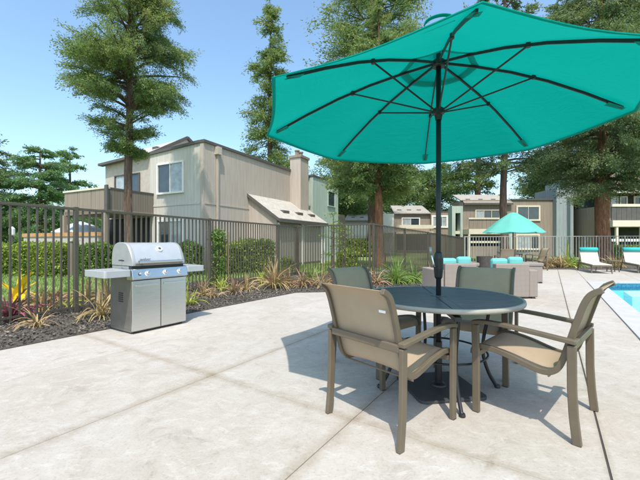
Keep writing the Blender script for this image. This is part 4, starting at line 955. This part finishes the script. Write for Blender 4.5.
# ------------------------------------------------------------------ dining chair
def catmull(P, per=6):
    out = []
    for i in range(len(P)-1):
        p0 = P[max(i-1, 0)]; p1 = P[i]; p2 = P[i+1]; p3 = P[min(i+2, len(P)-1)]
        for k in range(per):
            t = k/per
            out.append(tuple(0.5*((2*b)+(-a+c)*t+(2*a-5*b+4*c-d)*t*t+(-a+3*b-3*c+d)*t**3) for a, b, c, d in zip(p0, p1, p2, p3)))
    out.append(P[-1]); return out
def make_chair(label, loc, rotz):
    t = thing('dining_chair', label, 'chair', loc, rotz, 'sling dining chairs round the patio table')
    prof = catmull([(0.295, 0.375), (0.292, 0.405), (0.265, 0.43), (0.20, 0.435), (0.08, 0.412), (-0.03, 0.378), (-0.11, 0.360), (-0.165, 0.372), (-0.205, 0.42), (-0.243, 0.54), (-0.283, 0.68), (-0.318, 0.79), (-0.35, 0.845), (-0.40, 0.875)], 5)
    # sling: thin sheet with its own thickness, slightly dished across
    m = MB(); nx = 9; vs = []; fs = []; N = len(prof)
    for i, (y, z) in enumerate(prof):
        a = prof[max(i-1, 0)]; b = prof[min(i+1, N-1)]; d = Vector((0, b[0]-a[0], b[1]-a[1])).normalized(); nrm = Vector((0, -d.z, d.y))
        if nrm.z < 0 and i < N//2: nrm = -nrm
        for k in range(nx):
            s = -1+2*k/(nx-1); sag = (1-s*s)*0.014*math.sin(math.pi*i/(N-1))
            x = s*0.243
            p = Vector((x, y, z)) + Vector((0, d.z, -d.y))*sag*(1)
            vs.append(p)
    for i in range(N-1):
        for k in range(nx-1): fs.append((i*nx+k, i*nx+k+1, (i+1)*nx+k+1, (i+1)*nx+k))
    m.add(vs, fs); s_ = m.build('sling', 'sling', t, smooth=True, fixn=False)
    so = s_.modifiers.new('solid', 'SOLIDIFY'); so.thickness = 0.003
    rp = [(-0.013, -0.017), (0.013, -0.017), (0.013, 0.017), (-0.013, 0.017)]
    for s in (-1, 1):
        MB().sweep([(s*0.252, y, z) for y, z in prof], rp, side=(1, 0, 0)).build('side_rail', 'frame', t, bevel=0.005)
    # arm hoops: front leg, arm and rear leg of flat tube
    lp_ = [(-0.014, -0.023), (0.014, -0.023), (0.014, 0.023), (-0.014, 0.023)]
    for s in (-1, 1):
        x = s*0.288
        MB().sweep([(x, 0.262, 0.0), (x, 0.262, 0.2), (x, 0.264, 0.4), (x, 0.268, 0.585)], lp_, side=(1, 0, 0)).build('leg', 'frame', t, bevel=0.005)
        MB().sweep([(x, -0.292, 0.0), (x, -0.276, 0.15), (x, -0.268, 0.3), (x, -0.266, 0.553)], lp_, side=(1, 0, 0)).build('leg', 'frame', t, bevel=0.005)
        ap = catmull([(0.287, 0.596), (0.22, 0.609), (0.10, 0.608), (-0.08, 0.593), (-0.286, 0.572)], 4)
        MB().sweep([(x, y, z) for y, z in ap], [(-0.022, -0.013), (0.022, -0.013), (0.022, 0.013), (-0.022, 0.013)], side=(1, 0, 0)).build('armrest', 'frame', t, bevel=0.005)
        MB().box(x-0.015, x+0.015, 0.245, 0.28, 0, 0.004).build('glide', 'black', t)
    MB().bar((-0.272, -0.272, 0.548), (0.272, -0.272, 0.548), 0.024, 0.045).build('back_crossbar', 'frame', t, bevel=0.005)
    MB().bar((-0.272, 0.262, 0.385), (0.272, 0.262, 0.385), 0.022, 0.036).build('front_crossbar', 'frame', t, bevel=0.004)
    MB().tube([(-0.272, -0.15, 0.345), (0.272, -0.15, 0.345)], 0.006, 6).build('brace_rod', 'frame', t)
    for s in (-1, 1):
        b_ = MB(); b_.tube([(s*0.262, -0.238, 0.53), (s*0.29, -0.25, 0.53)], 0.007, 8); b_.build('bolt', 'chrome', t)
    return t
TX, TY = WX(438.5, 2.73), 2.73
def face(dx, dy): return math.atan2(dy, dx) - math.pi/2        # local +y faces (dx,dy)
chA = make_chair('tan sling armchair with sunlit back and bare concrete behind it', (0.468, 2.298, 0), face(0.76, 0.65))
chB = copy_tree(chA, (1.437, 2.362, 0), face(-0.70, 0.715), 'tan sling armchair with sunlit seat and its back toward the pool')
chC = copy_tree(chA, (1.44, 3.22, 0), face(-0.60, -0.80), 'shaded sling armchair on the table side toward the wicker chairs')
chD = copy_tree(chA, (0.53, 3.28, 0), face(0.66, -0.75), 'shaded sling armchair on the table side toward the planting bed')
copy_tree(chA, (WX(505, 13.2), 13.2, 0), face(0.2, 1), 'far sling chair with its back to the wicker lounge set', 'sling dining chairs under the small umbrella')
copy_tree(chA, (WX(536, 14.2), 14.2, 0), face(-1, 0.1), 'far sling chair beside the red flax of the far bed', 'sling dining chairs under the small umbrella')

MB().box(0.165, 0.212, -0.3235, -0.3215, 0.742, 0.756).build('care_tag', 'badge', chA)
# ------------------------------------------------------------------ table
def make_table(label, loc, rotz=0):
    t = thing('patio_table', label, 'table', loc, rotz)
    Rt = 0.595; zt = 0.72
    n = 64; m = MB(); ring = [(Rt-0.024, zt-0.028), (Rt-0.006, zt-0.030), (Rt, zt-0.018), (Rt-0.004, zt-0.001), (Rt-0.012, zt+0.002), (Rt-0.024, zt)]
    vs = []; fs = []; k6 = len(ring)
    for k in range(n):
        a = 2*math.pi*k/n; vs += [(r*math.cos(a), r*math.sin(a), z) for r, z in ring]
    for k in range(n):
        for j in range(k6): fs.append((k*k6+j, ((k+1) % n)*k6+j, ((k+1) % n)*k6+(j+1) % k6, k*k6+(j+1) % k6))
    m.add(vs, fs); m.build('rim', 'rim', t, smooth=True)
    # slats, cut in the middle by a cross bar
    ri = Rt-0.021; ns = 19; pitch = 2*ri/ns
    for i in range(ns):
        y0 = -ri+i*pitch+0.0045; y1 = y0+pitch-0.009
        for s in (-1, 1):
            yy = max(abs(y0), abs(y1)); xe = math.sqrt(max(ri*ri-yy*yy, 0)); 
            if xe < 0.06: continue
            xa, xb = (0.031, xe) if s > 0 else (-xe, -0.031)
            # the slat ends follow the rim
            e0 = math.sqrt(max(ri*ri-y0*y0, 0)); e1 = math.sqrt(max(ri*ri-y1*y1, 0))
            poly = [(0.031, y0), (e0, y0), (e1, y1), (0.031, y1)] if s > 0 else [(-e0, y0), (-0.031, y0), (-0.031, y1), (-e1, y1)]
            MB().prism(poly, zt-0.02, zt-0.002).build('slat', 'tabletop', t, bevel=0.005)
    MB().box(-0.029, 0.029, -ri, -0.05, zt-0.021, zt-0.001).build('cross_bar', 'tabletop', t); MB().box(-0.029, 0.029, 0.05, ri, zt-0.021, zt-0.001).build('cross_bar', 'tabletop', t)
    MB().lathe([(0.03, zt-0.024), (ri, zt-0.024), (ri, zt-0.0215), (0.03, zt-0.0215)], 40).build('slat_backing', 'black', t)
    MB().lathe([(0.03, zt-0.03), (0.06, zt-0.03), (0.06, zt+0.002), (0.03, zt+0.002)], 20).build('umbrella_collar', 'tabletop', t)
    m = MB(); m.box(-ri, ri, -0.02, 0.02, zt-0.05, zt-0.025); m.box(-0.02, 0.02, -ri, ri, zt-0.0775, zt-0.0505); m.build('under_frame', 'black', t)
    for k in range(4):
        a = math.pi/2*k + 0.12; c, s = math.cos(a), math.sin(a)
        pr = catmull([(0.40, zt-0.05), (0.385, 0.55), (0.35, 0.38), (0.35, 0.25), (0.39, 0.12), (0.44, 0.03), (0.455, 0.012)], 4)
        lg = MB().tube([(r*c, r*s, z) for r, z in pr], 0.0135, 8).build('leg', 'black', t, smooth=True)
        MB().lathe([(0.018, 0), (0.022, 0.008), (0.018, 0.024)], 10, (0.458*c, 0.458*s)).build('foot', 'black', lg)
    pr = catmull([(0.33*math.cos(2*math.pi*k/24), 0.33*math.sin(2*math.pi*k/24), 0.30) for k in range(25)], 1)
    MB().tube([(0.35*math.cos(2*math.pi*k/32), 0.35*math.sin(2*math.pi*k/32), 0.30) for k in range(33)], 0.008, 6).build('brace_ring', 'black', t, smooth=True)
    return t
tb = make_table('round slatted patio table under the big teal umbrella', (TX, TY, 0), R(-7))
copy_tree(tb, (WX(513, 14.2), 14.2, 0), 0, 'far round patio table under the small aqua umbrella')

# ------------------------------------------------------------------ big teal umbrella
um = thing('patio_umbrella', 'large open teal umbrella with black ribs over the slatted table', 'umbrella', (TX, TY, 0))
ZT, ZH, RR = 2.08, 2.53, 1.345; RC = 1.42     # rib tip height, hub height, rib and canopy radius
A0 = math.atan2(0.286, -1.32)                           # one rib tip points this way
def rib_z(fr): return ZH + (ZT-ZH)*fr + 0.055*math.sin(math.pi*fr)
RF = [1.0, 1.0, 1.0, 0.97, 0.935, 0.985, 1.0, 1.0]       # the ribs do not all reach equally far
nn = 8; per = 8; vs = []; fs = []; frs = [0.17, 0.25, 0.36, 0.5, 0.64, 0.78, 0.9, 1.0]
for fr in frs:
    for k in range(nn*per):
        s = (k % per)/per; a = A0+2*math.pi*k/(nn*per)
        rr = RC*fr*math.cos(math.pi/nn)/math.cos((s-0.5)*2*math.pi/nn)*(1 - 0.018*fr*math.sin(math.pi*s))*(1+((1-s)*RF[k//per]+s*RF[(k//per+1) % 8]-1)*fr)
        z = rib_z(fr*RC/RR)+0.016 - 0.032*math.sin(math.pi*s)*fr*(1-0.35*fr)
        vs.append((rr*math.cos(a), rr*math.sin(a), z))
N = nn*per
for i in range(len(frs)-1):
    for k in range(N): fs.append((i*N+k, (i+1)*N+k, (i+1)*N+(k+1) % N, i*N+(k+1) % N))
cn = MB().add(vs, fs).build('canopy', 'canopy', um, smooth=True)
# hem round the edge
hv = []; hf = []
for k in range(N):
    x, y, z = vs[(len(frs)-1)*N+k]; q = 0.985
    hv += [(x*1.001, y*1.001, z-0.004), (x*1.002, y*1.002, z-0.008), (x*q, y*q, z+0.001)]
for k in range(N):
    j = (k+1) % N
    hf += [(3*k, 3*j, 3*j+1, 3*k+1), (3*k+1, 3*j+1, 3*j+2, 3*k+2)]
MB().add(hv, hf).build('hem', 'canopy', cn, smooth=True, fixn=False)
# vent cap
vc = []; vf = []
for fr, dz in ((0.01, 0.14), (0.10, 0.11), (0.222, 0.010)):
    for k in range(N):
        s = (k % per)/per; a = A0+2*math.pi*k/N; rr = RR*fr*math.cos(math.pi/nn)/math.cos((s-0.5)*2*math.pi/nn)
        vc.append((rr*math.cos(a), rr*math.sin(a), rib_z(fr)+0.022+dz*0.7))
for i in range(2):
    for k in range(N): vf.append((i*N+k, (i+1)*N+k, (i+1)*N+(k+1) % N, i*N+(k+1) % N))
MB().add(vc, vf).build('vent_cap', 'canopy', um, smooth=True)
MB().lathe([(0.018, ZH+0.02), (0.018, ZH+0.16), (0.03, ZH+0.17), (0.012, ZH+0.24)], 12).build('finial', 'rib', um, smooth=False)
MB().tube([(0, 0, 0.03), (0, 0, ZH+0.03)], 0.0195, 16).build('pole', 'black', um, smooth=True)
MB().lathe([(0.045, ZH-0.03), (0.05, ZH-0.02), (0.05, ZH+0.015), (0.03, ZH+0.03)], 16).build('top_hub', 'rib', um)
ZR = 2.155
MB().lathe([(0.024, ZR-0.07), (0.03, ZR-0.03), (0.046, ZR-0.02), (0.046, ZR+0.015), (0.025, ZR+0.03)], 16).build('runner_hub', 'rib', um)
for k in range(nn):
    a = A0+2*math.pi*k/nn; c, s = math.cos(a), math.sin(a)
    rf_ = lambda f_: 1+(RF[k]-1)*f_
    rb = MB().sweep([(RR*f_*0.985*c*rf_(f_), RR*f_*0.985*s*rf_(f_), rib_z(f_)+0.004) for f_ in (0.03, 0.2, 0.4, 0.6, 0.8, 1.0)], [(-0.0055, -0.009), (0.0055, -0.009), (0.0055, 0.009), (-0.0055, 0.009)], side=(-s, c, 0)).build('rib', 'rib', um)
    f_ = 0.50
    MB().tube([(0.04*c, 0.04*s, ZR), (RR*f_*c, RR*f_*s, rib_z(f_)-0.008)], 0.0065, 8).build('strut', 'rib', rb)
    MB().lathe([(0.014, rib_z(f_)-0.02), (0.014, rib_z(f_)+0.012)], 8, (RR*f_*c, RR*f_*s)).build('joint', 'rib', rb)
    xp, yp = RR*0.985*c*RF[k], RR*0.985*s*RF[k]
    pk = MB(); d = Vector((c, s, 0)); sd = Vector((-s, c, 0)); zz = rib_z(1.0)-0.006
    pk.add([Vector((xp, yp, zz))+d*0.008+sd*0.022, Vector((xp, yp, zz))+d*0.008-sd*0.022, Vector((xp, yp, zz+0.045))-d*0.10-sd*0.03, Vector((xp, yp, zz+0.045))-d*0.10+sd*0.03], [(0, 1, 2, 3)])
    pk.build('rib_pocket', 'canopy', cn)
# strap loop on the canopy edge between two ribs
aL = math.atan2(1.66-TY, 0.60-TX)
kk = A0+2*math.pi/nn*(round((aL-A0)/(2*math.pi/nn)-0.5)+0.86); c, s = math.cos(kk), math.sin(kk); sd = Vector((-s, c, 0)); ctr = Vector((RR*0.80*c, RR*0.80*s, rib_z(0.80)+0.005))
lo = [ctr + sd*(0.07*math.cos(t_)) + Vector((0, 0, 0.035*math.sin(t_))) for t_ in [math.pi*j/12 for j in range(13)]]
MB().sweep(lo, [(-0.012, -0.002), (0.012, -0.002), (0.012, 0.002), (-0.012, 0.002)], side=(c, s, 0)).build('tie_strap', 'canopy', cn, smooth=False)
# crank housing and handle
zc = WZ(266, TY)
ck = MB().lathe([(0.022, zc-0.10), (0.030, zc-0.085), (0.036, zc-0.02), (0.036, zc+0.06), (0.028, zc+0.10), (0.021, zc+0.11)], 16).build('crank_housing', 'black', um, smooth=False)
hm = MB(); hm.tube([(-0.03, -0.03, zc), (-0.052, -0.05, zc+0.0), (-0.055, -0.05, zc+0.02), (-0.075, -0.05, zc+0.115)], 0.006, 8); hm.build('crank_arm', 'chrome', ck, smooth=True)
MB().tube([(-0.075, -0.05, zc+0.09), (-0.079, -0.05, zc+0.15)], 0.011, 10).build('crank_grip', 'castgrey', ck, smooth=True)
# base plate with rounded corners and stem
pl = []
for q in range(4):
    cx, cy = ((1, 1), (-1, 1), (-1, -1), (1, -1))[q]
    for j in range(5): a = math.pi/2*q + math.pi/2*j/4; pl.append((cx*0.21+0.05*math.cos(a), cy*0.21+0.05*math.sin(a)))
bs = MB().prism(pl, 0, 0.022).build('base_plate', 'base', um, bevel=0.004); bs.rotation_euler[2] = R(8)
MB().lathe([(0.06, 0.0225), (0.055, 0.035), (0.027, 0.045), (0.027, 0.36), (0.022, 0.365)], 20).build('stem', 'black', um)
kb = MB().tube([(0.025, 0, 0.3), (0.055, 0, 0.3)], 0.012, 10).build('clamp_knob', 'black', um)

# ------------------------------------------------------------------ gas grill
gr = thing('gas_grill', 'stainless steel gas grill with closed lid and side shelves by the fence', 'grill', (-2.315, 4.745, 0), math.atan2(0.828, 0.56))
W2, D2 = 0.375, 0.265
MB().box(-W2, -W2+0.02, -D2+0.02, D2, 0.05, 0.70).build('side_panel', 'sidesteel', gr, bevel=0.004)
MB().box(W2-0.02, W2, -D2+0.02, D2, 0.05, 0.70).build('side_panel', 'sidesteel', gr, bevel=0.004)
MB().box(-W2+0.02, W2-0.02, D2-0.02, D2, 0.05, 0.70).build('rear_panel', 'sidesteel', gr)
MB().box(-W2, W2, -D2+0.02, D2, 0.02, 0.05).build('bottom_panel', 'sidesteel', gr)
MB().box(-W2+0.02, W2-0.02, -D2+0.04, -D2+0.06, 0.05, 0.70).build('inner_panel', 'black', gr)
for s in (-1, 1):
    x0, x1 = (-W2, -0.004) if s < 0 else (0.004, W2)
    dr = MB().box(x0, x1, -D2-0.012, -D2+0.018, 0.035, 0.655).build('door', 'steel', gr, bevel=0.006)
    MB().box(x0+0.03, x1-0.03, -D2-0.034, -D2-0.0125, 0.585, 0.61).build('handle', 'steel', dr, bevel=0.006)
for xx in (-W2+0.04, W2-0.04):
    for yy in (-D2+0.06, D2-0.05): MB().lathe([(0.022, 0), (0.022, 0.0195)], 10, (xx, yy)).build('foot', 'black', gr)
for i in range(5):
    MB().box(-W2-0.004, -W2-0.0005, -0.06, 0.05, 0.38+i*0.026, 0.392+i*0.026).build('vent_slot', 'black', gr)
# control panel, sloped
cp = MB().extrude([(-W2-0.01, -D2-0.02, 0.665), (-W2-0.01, -D2-0.045, 0.68), (-W2-0.01, -D2-0.01, 0.80), (-W2-0.01, -D2+0.10, 0.80), (-W2-0.01, -D2+0.10, 0.665)], (2*W2+0.02, 0, 0)).build('control_panel', 'steel', gr, bevel=0.006)
nrm = Vector((0, -0.96, 0.28)); pc = lambda x, z: Vector((x, -D2-0.045+(z-0.68)*0.292, z))
for x, rr in ((-0.29, 0.014), (-0.19, 0.027), (0.05, 0.027), (0.26, 0.027)):
    p = pc(x, 0.738); kb = MB().tube([p+nrm*0.001, p+nrm*0.006], rr*1.35, 18).build('bezel', 'badge' if rr > .02 else 'black', cp)
    kb = MB().tube([p+nrm*0.0065, p+nrm*0.03, p+nrm*0.034], [rr, rr*0.86, rr*0.6], 16).build('knob', 'knob', cp)
    if rr > .02: MB().bar(p+nrm*0.0345+Vector((0, 0, -rr*0.7)), p+nrm*0.0345+Vector((0, 0.005, rr*0.7)), 0.007, 0.006).build('pointer', 'ink', kb)
# firebox and lid
MB().box(-W2+0.015, W2-0.015, -D2+0.1005, D2-0.01, 0.665, 0.835).build('firebox', 'castgrey', gr, bevel=0.008)
MB().box(-W2+0.015, W2-0.015, -D2+0.03, -D2+0.10, 0.8005, 0.835).build('firebox_lip', 'black', gr)
lidp = catmull([(-0.262, 0.84), (-0.262, 0.875), (-0.245, 0.93), (-0.205, 1.01), (-0.150, 1.085), (-0.09, 1.118), (0.0, 1.128), (0.13, 1.122), (0.20, 1.08), (0.24, 0.99), (0.25, 0.84)], 3)
lid = MB()
vs = []; nlp = len(lidp)
for x in (-0.325, 0.325): vs += [(x, y, z) for y, z in lidp]
lid.add(vs, [(i, nlp+i, nlp+i+1, i+1) for i in range(nlp-1)])
lo = smooth_by_angle(lid.build('lid', 'lidsteel', gr), 50)
for s in (-1, 1):
    x0, x1 = (-0.365, -0.3245) if s < 0 else (0.3245, 0.365)
    cyl = [(y*1.01, 0.835+(z-0.835)*1.012) for y, z in lidp]
    inner = [(x0 if s < 0 else x1, y*0.975, 0.835+(z-0.835)*0.975) for y, z in cyl]; outer = [((x1 if s < 0 else x0), y, z) for y, z in cyl]; mid = [((x0+0.012 if s < 0 else x1-0.012), y, z) for y, z in cyl]
    m = MB(); n_ = len(cyl); m.add(outer+mid+inner, [(i, i+1, n_+i+1, n_+i) for i in range(n_-1)] + [(n_+i, n_+i+1, 2*n_+i+1, 2*n_+i) for i in range(n_-1)] + [tuple(range(2*n_, 3*n_))] + [tuple(range(n_-1, -1, -1))])
    smooth_by_angle(m.build('lid_end_cap', 'castgrey', lo), 40)
hb = MB(); hb.tube([(-0.30, -0.315, 0.885), (0.30, -0.315, 0.885)], 0.016, 14)
hb.build('lid_handle', 'steel', lo, smooth=False)
for x in (-0.27, 0.27): MB().bar((x, -0.255, 0.89), (x, -0.312, 0.885), 0.03, 0.022).build('handle_bracket', 'black', lo)
MB().box(-0.325, 0.325, -0.278, -0.2635, 0.838, 0.868).build('lid_lip', 'sidesteel', lo)
# round thermometer badge on the lid and the small printed mark at its corner
pb = Vector((0.03, -0.1865, 1.045)); nb_ = Vector((0, -0.83, 0.56)).normalized()
bd = MB().tube([pb+nb_*-0.004, pb+nb_*0.010, pb+nb_*0.013], [0.04, 0.04, 0.034], 20).build('thermometer', 'badge', lo)
MB().tube([pb+nb_*0.0132, pb+nb_*0.0145], [0.020, 0.020], 16).build('dial', 'ink', bd)
def text_mesh(txt, size, name, mat, parent, loc, rot, w=0.0):
    cu = bpy.data.curves.new(name, 'FONT'); cu.body = txt; cu.size = size; cu.align_x = 'CENTER'; cu.align_y = 'CENTER'; cu.extrude = 0.0006
    to = bpy.data.objects.new(name, cu); C.objects.link(to); dg = bpy.context.evaluated_depsgraph_get(); dg.update()
    me = bpy.data.meshes.new_from_object(to.evaluated_get(dg)); bpy.data.objects.remove(to)
    me.materials.append(M[mat]) if not me.materials else None
    me.materials.clear(); me.materials.append(M[mat])
    o = bpy.data.objects.new(name, me); C.objects.link(o); o.parent = parent; o.location = loc; o.rotation_euler = rot; return o
text_mesh('weber', 0.055, 'lettering', 'ink', lo, (-0.20, -0.2625, 0.917), (R(70), 0, 0))
MB().tube([(-0.367, -0.02, 0.905), (-0.405, -0.02, 0.905), (-0.415, -0.08, 0.905), (-0.415, -0.15, 0.905)], 0.008, 8).build('side_hook', 'black', gr)
# side shelves
for s in (-1, 1):
    x0, x1 = (-0.70, -W2-0.011) if s < 0 else (W2+0.011, 0.68)
    m = MB(); pl = []
    for (cx, cy, q) in ((x1-0.03, 0.20, 0), (x0+0.03, 0.20, 1), (x0+0.03, -0.255, 2), (x1-0.03, -0.255, 3)):
        for j in range(4): a = math.pi/2*q + math.pi/2*j/3; pl.append((cx+0.03*math.cos(a), cy+0.03*math.sin(a)))
    sh = m.prism(pl, 0.715, 0.795).build('side_shelf', 'shelf', gr, bevel=0.012)
    for j in range(4): MB().box(x0+0.045, x1-0.02, -0.215+j*0.10, -0.150+j*0.10, 0.7955, 0.800).build('shelf_rib', 'shelf', sh)

# ------------------------------------------------------------------ wicker club chairs
def club(label, loc, rotz):
    t = thing('wicker_chair', label, 'chair', loc, rotz, 'wicker lounge chairs with aqua cushions')
    w = 0.43
    MB().extrude([(-w+.1, -0.42, 0.03), (-w+.1, -0.30, 0.03), (-w+.1, -0.25, 0.70), (-w+.1, -0.43, 0.70)], (2*w-.2, 0, 0)).build('backrest', 'wicker', t, bevel=0.02)
    for s in (-1, 1):
        x0, x1 = (-w-0.08, -w+0.095) if s < 0 else (w-0.095, w+0.08)
        MB().box(x0, x1, -0.40, 0.42, 0.03, 0.575).build('arm', 'wicker', t, bevel=0.02)
    MB().box(-w+.1, w-.1, -0.29, 0.40, 0.05, 0.30).build('seat_base', 'wicker', t, bevel=0.015)
    MB().box(-w+.105, w-.105, -0.22, 0.41, 0.302, 0.44).build('seat_cushion', 'teal', t, bevel=0.045)
    b = MB().box(-0.32, 0.01, -0.245, -0.09, 0.445, 0.80).build('back_cushion', 'teal', t, bevel=0.055)
    b = MB().box(0.02, 0.32, -0.245, -0.10, 0.445, 0.83).build('back_cushion', 'teal', t, bevel=0.055)
    for x in (-w, w):
        for y in (-0.36, 0.36): MB().box(x-0.03, x+0.03, y-0.03, y+0.03, 0, 0.0295).build('foot', 'black', t)
    return t
c0 = club('wicker lounge chair turned away, beside the green fountain grass', (2.83, 7.5, 0), R(3))
copy_tree(c0, (3.87, 7.42, 0), R(-2), 'wicker lounge chair turned away, beside the open concrete toward the pool')
def ottoman(label, loc, rotz):
    t = thing('wicker_ottoman', label, 'ottoman', loc, rotz, 'low wicker ottomans of the lounge set')
    MB().box(-0.30, 0.30, -0.27, 0.27, 0.03, 0.47).build('body', 'wicker', t, bevel=0.02)
    MB().box(-0.32, 0.32, -0.29, 0.29, 0.471, 0.56).build('top', 'wicker', t, bevel=0.02)
    for x in (-0.26, 0.26):
        for y in (-0.23, 0.23): MB().box(x-0.03, x+0.03, y-0.03, y+0.03, 0, 0.0295).build('foot', 'black', t)
    return t
o0 = ottoman('low wicker ottoman beside the taupe fence behind the lounge chairs', (4.05, 9.9, 0), R(10))
copy_tree(o0, (5.85, 9.9, 0), R(-8), 'low wicker ottoman on the pool side behind the lounge chairs')
pt = thing('planter', 'dark woven planter standing by the far fence', 'planter', (WX(484.5, 12.6), 12.6, 0))
MB().lathe([(0.17, 0), (0.23, 0.1), (0.26, 0.45), (0.27, 0.62), (0.24, 0.62), (0.23, 0.5)], 20).build('pot', 'pot', pt, smooth=False); MB().lathe([(0.05, 0.49), (0.225, 0.5), (0.1, 0.52)], 16).build('soil', 'mulch', pt)

# ------------------------------------------------------------------ pool loungers and side table
def lounger(label, loc, rotz):
    t = thing('pool_lounger', label, 'lounger', loc, rotz, 'cream loungers by the pool')
    # local +y = foot end
    fr = MB()
    for s in (-1, 1): fr.bar((s*0.30, -0.35, 0.30), (s*0.30, 1.25, 0.27), 0.03, 0.05)
    fr.bar((-0.30, 1.25, 0.27), (0.30, 1.25, 0.27), 0.03, 0.05); fr.bar((-0.30, -0.34, 0.30), (0.30, -0.34, 0.30), 0.03, 0.05); fr.build('frame', 'frame', t)
    for s in (-1, 1):
        for y, dy in ((-0.25, -0.12), (1.12, 0.08)): MB().bar((s*0.30, y, 0.28), (s*0.30, y+dy, 0.0), 0.035, 0.03, up=(1, 0, 0)).build('leg', 'frame', t)
    MB().extrude([(-0.29, 0.05, 0.32), (-0.29, 1.24, 0.295), (-0.29, 1.24, 0.325), (-0.29, 0.05, 0.36)], (0.58, 0, 0)).build('seat', 'lounger', t, bevel=0.01)
    MB().extrude([(-0.29, 0.04, 0.32), (-0.29, 0.06, 0.36), (-0.29, -0.22, 0.88), (-0.29, -0.26, 0.87)], (0.58, 0, 0)).build('backrest', 'lounger', t, bevel=0.01)
    MB().tube([(-0.30, -0.16, 0.84), (-0.28, -0.16, 0.84), (0.28, -0.16, 0.84), (0.30, -0.16, 0.84)], [0.05, 0.085, 0.085, 0.05], 14).build('headrest_roll', 'roll', t, smooth=True)
    sp = MB()
    for s in (-1, 1): sp.bar((s*0.27, -0.12, 0.62), (s*0.27, -0.32, 0.31), 0.02, 0.025)
    sp.build('back_support', 'frame', t)
    return t
l0 = lounger('cream lounger with teal headrest beside the bright green clump of the far bed', (WX(590, 13.7), 13.7, 0), face(-0.36, -0.93))
copy_tree(l0, (WX(634, 13.7), 13.7, 0), face(-0.38, -0.92), 'cream lounger with teal headrest on the far side of the small side table')
sd = thing('side_table', 'small dark round side table between the two loungers', 'table', (WX(613, 13.3), 13.3, 0))
MB().lathe([(0.21, 0.40), (0.22, 0.41), (0.22, 0.43), (0.21, 0.44)], 20).build('top', 'frame', sd)
for k in range(4):
    a = math.pi/2*k+0.6; MB().bar((0.15*math.cos(a), 0.15*math.sin(a), 0.40), (0.19*math.cos(a), 0.19*math.sin(a), 0.0), 0.025, 0.025, up=(1, 0, 0)).build('leg', 'frame', sd)
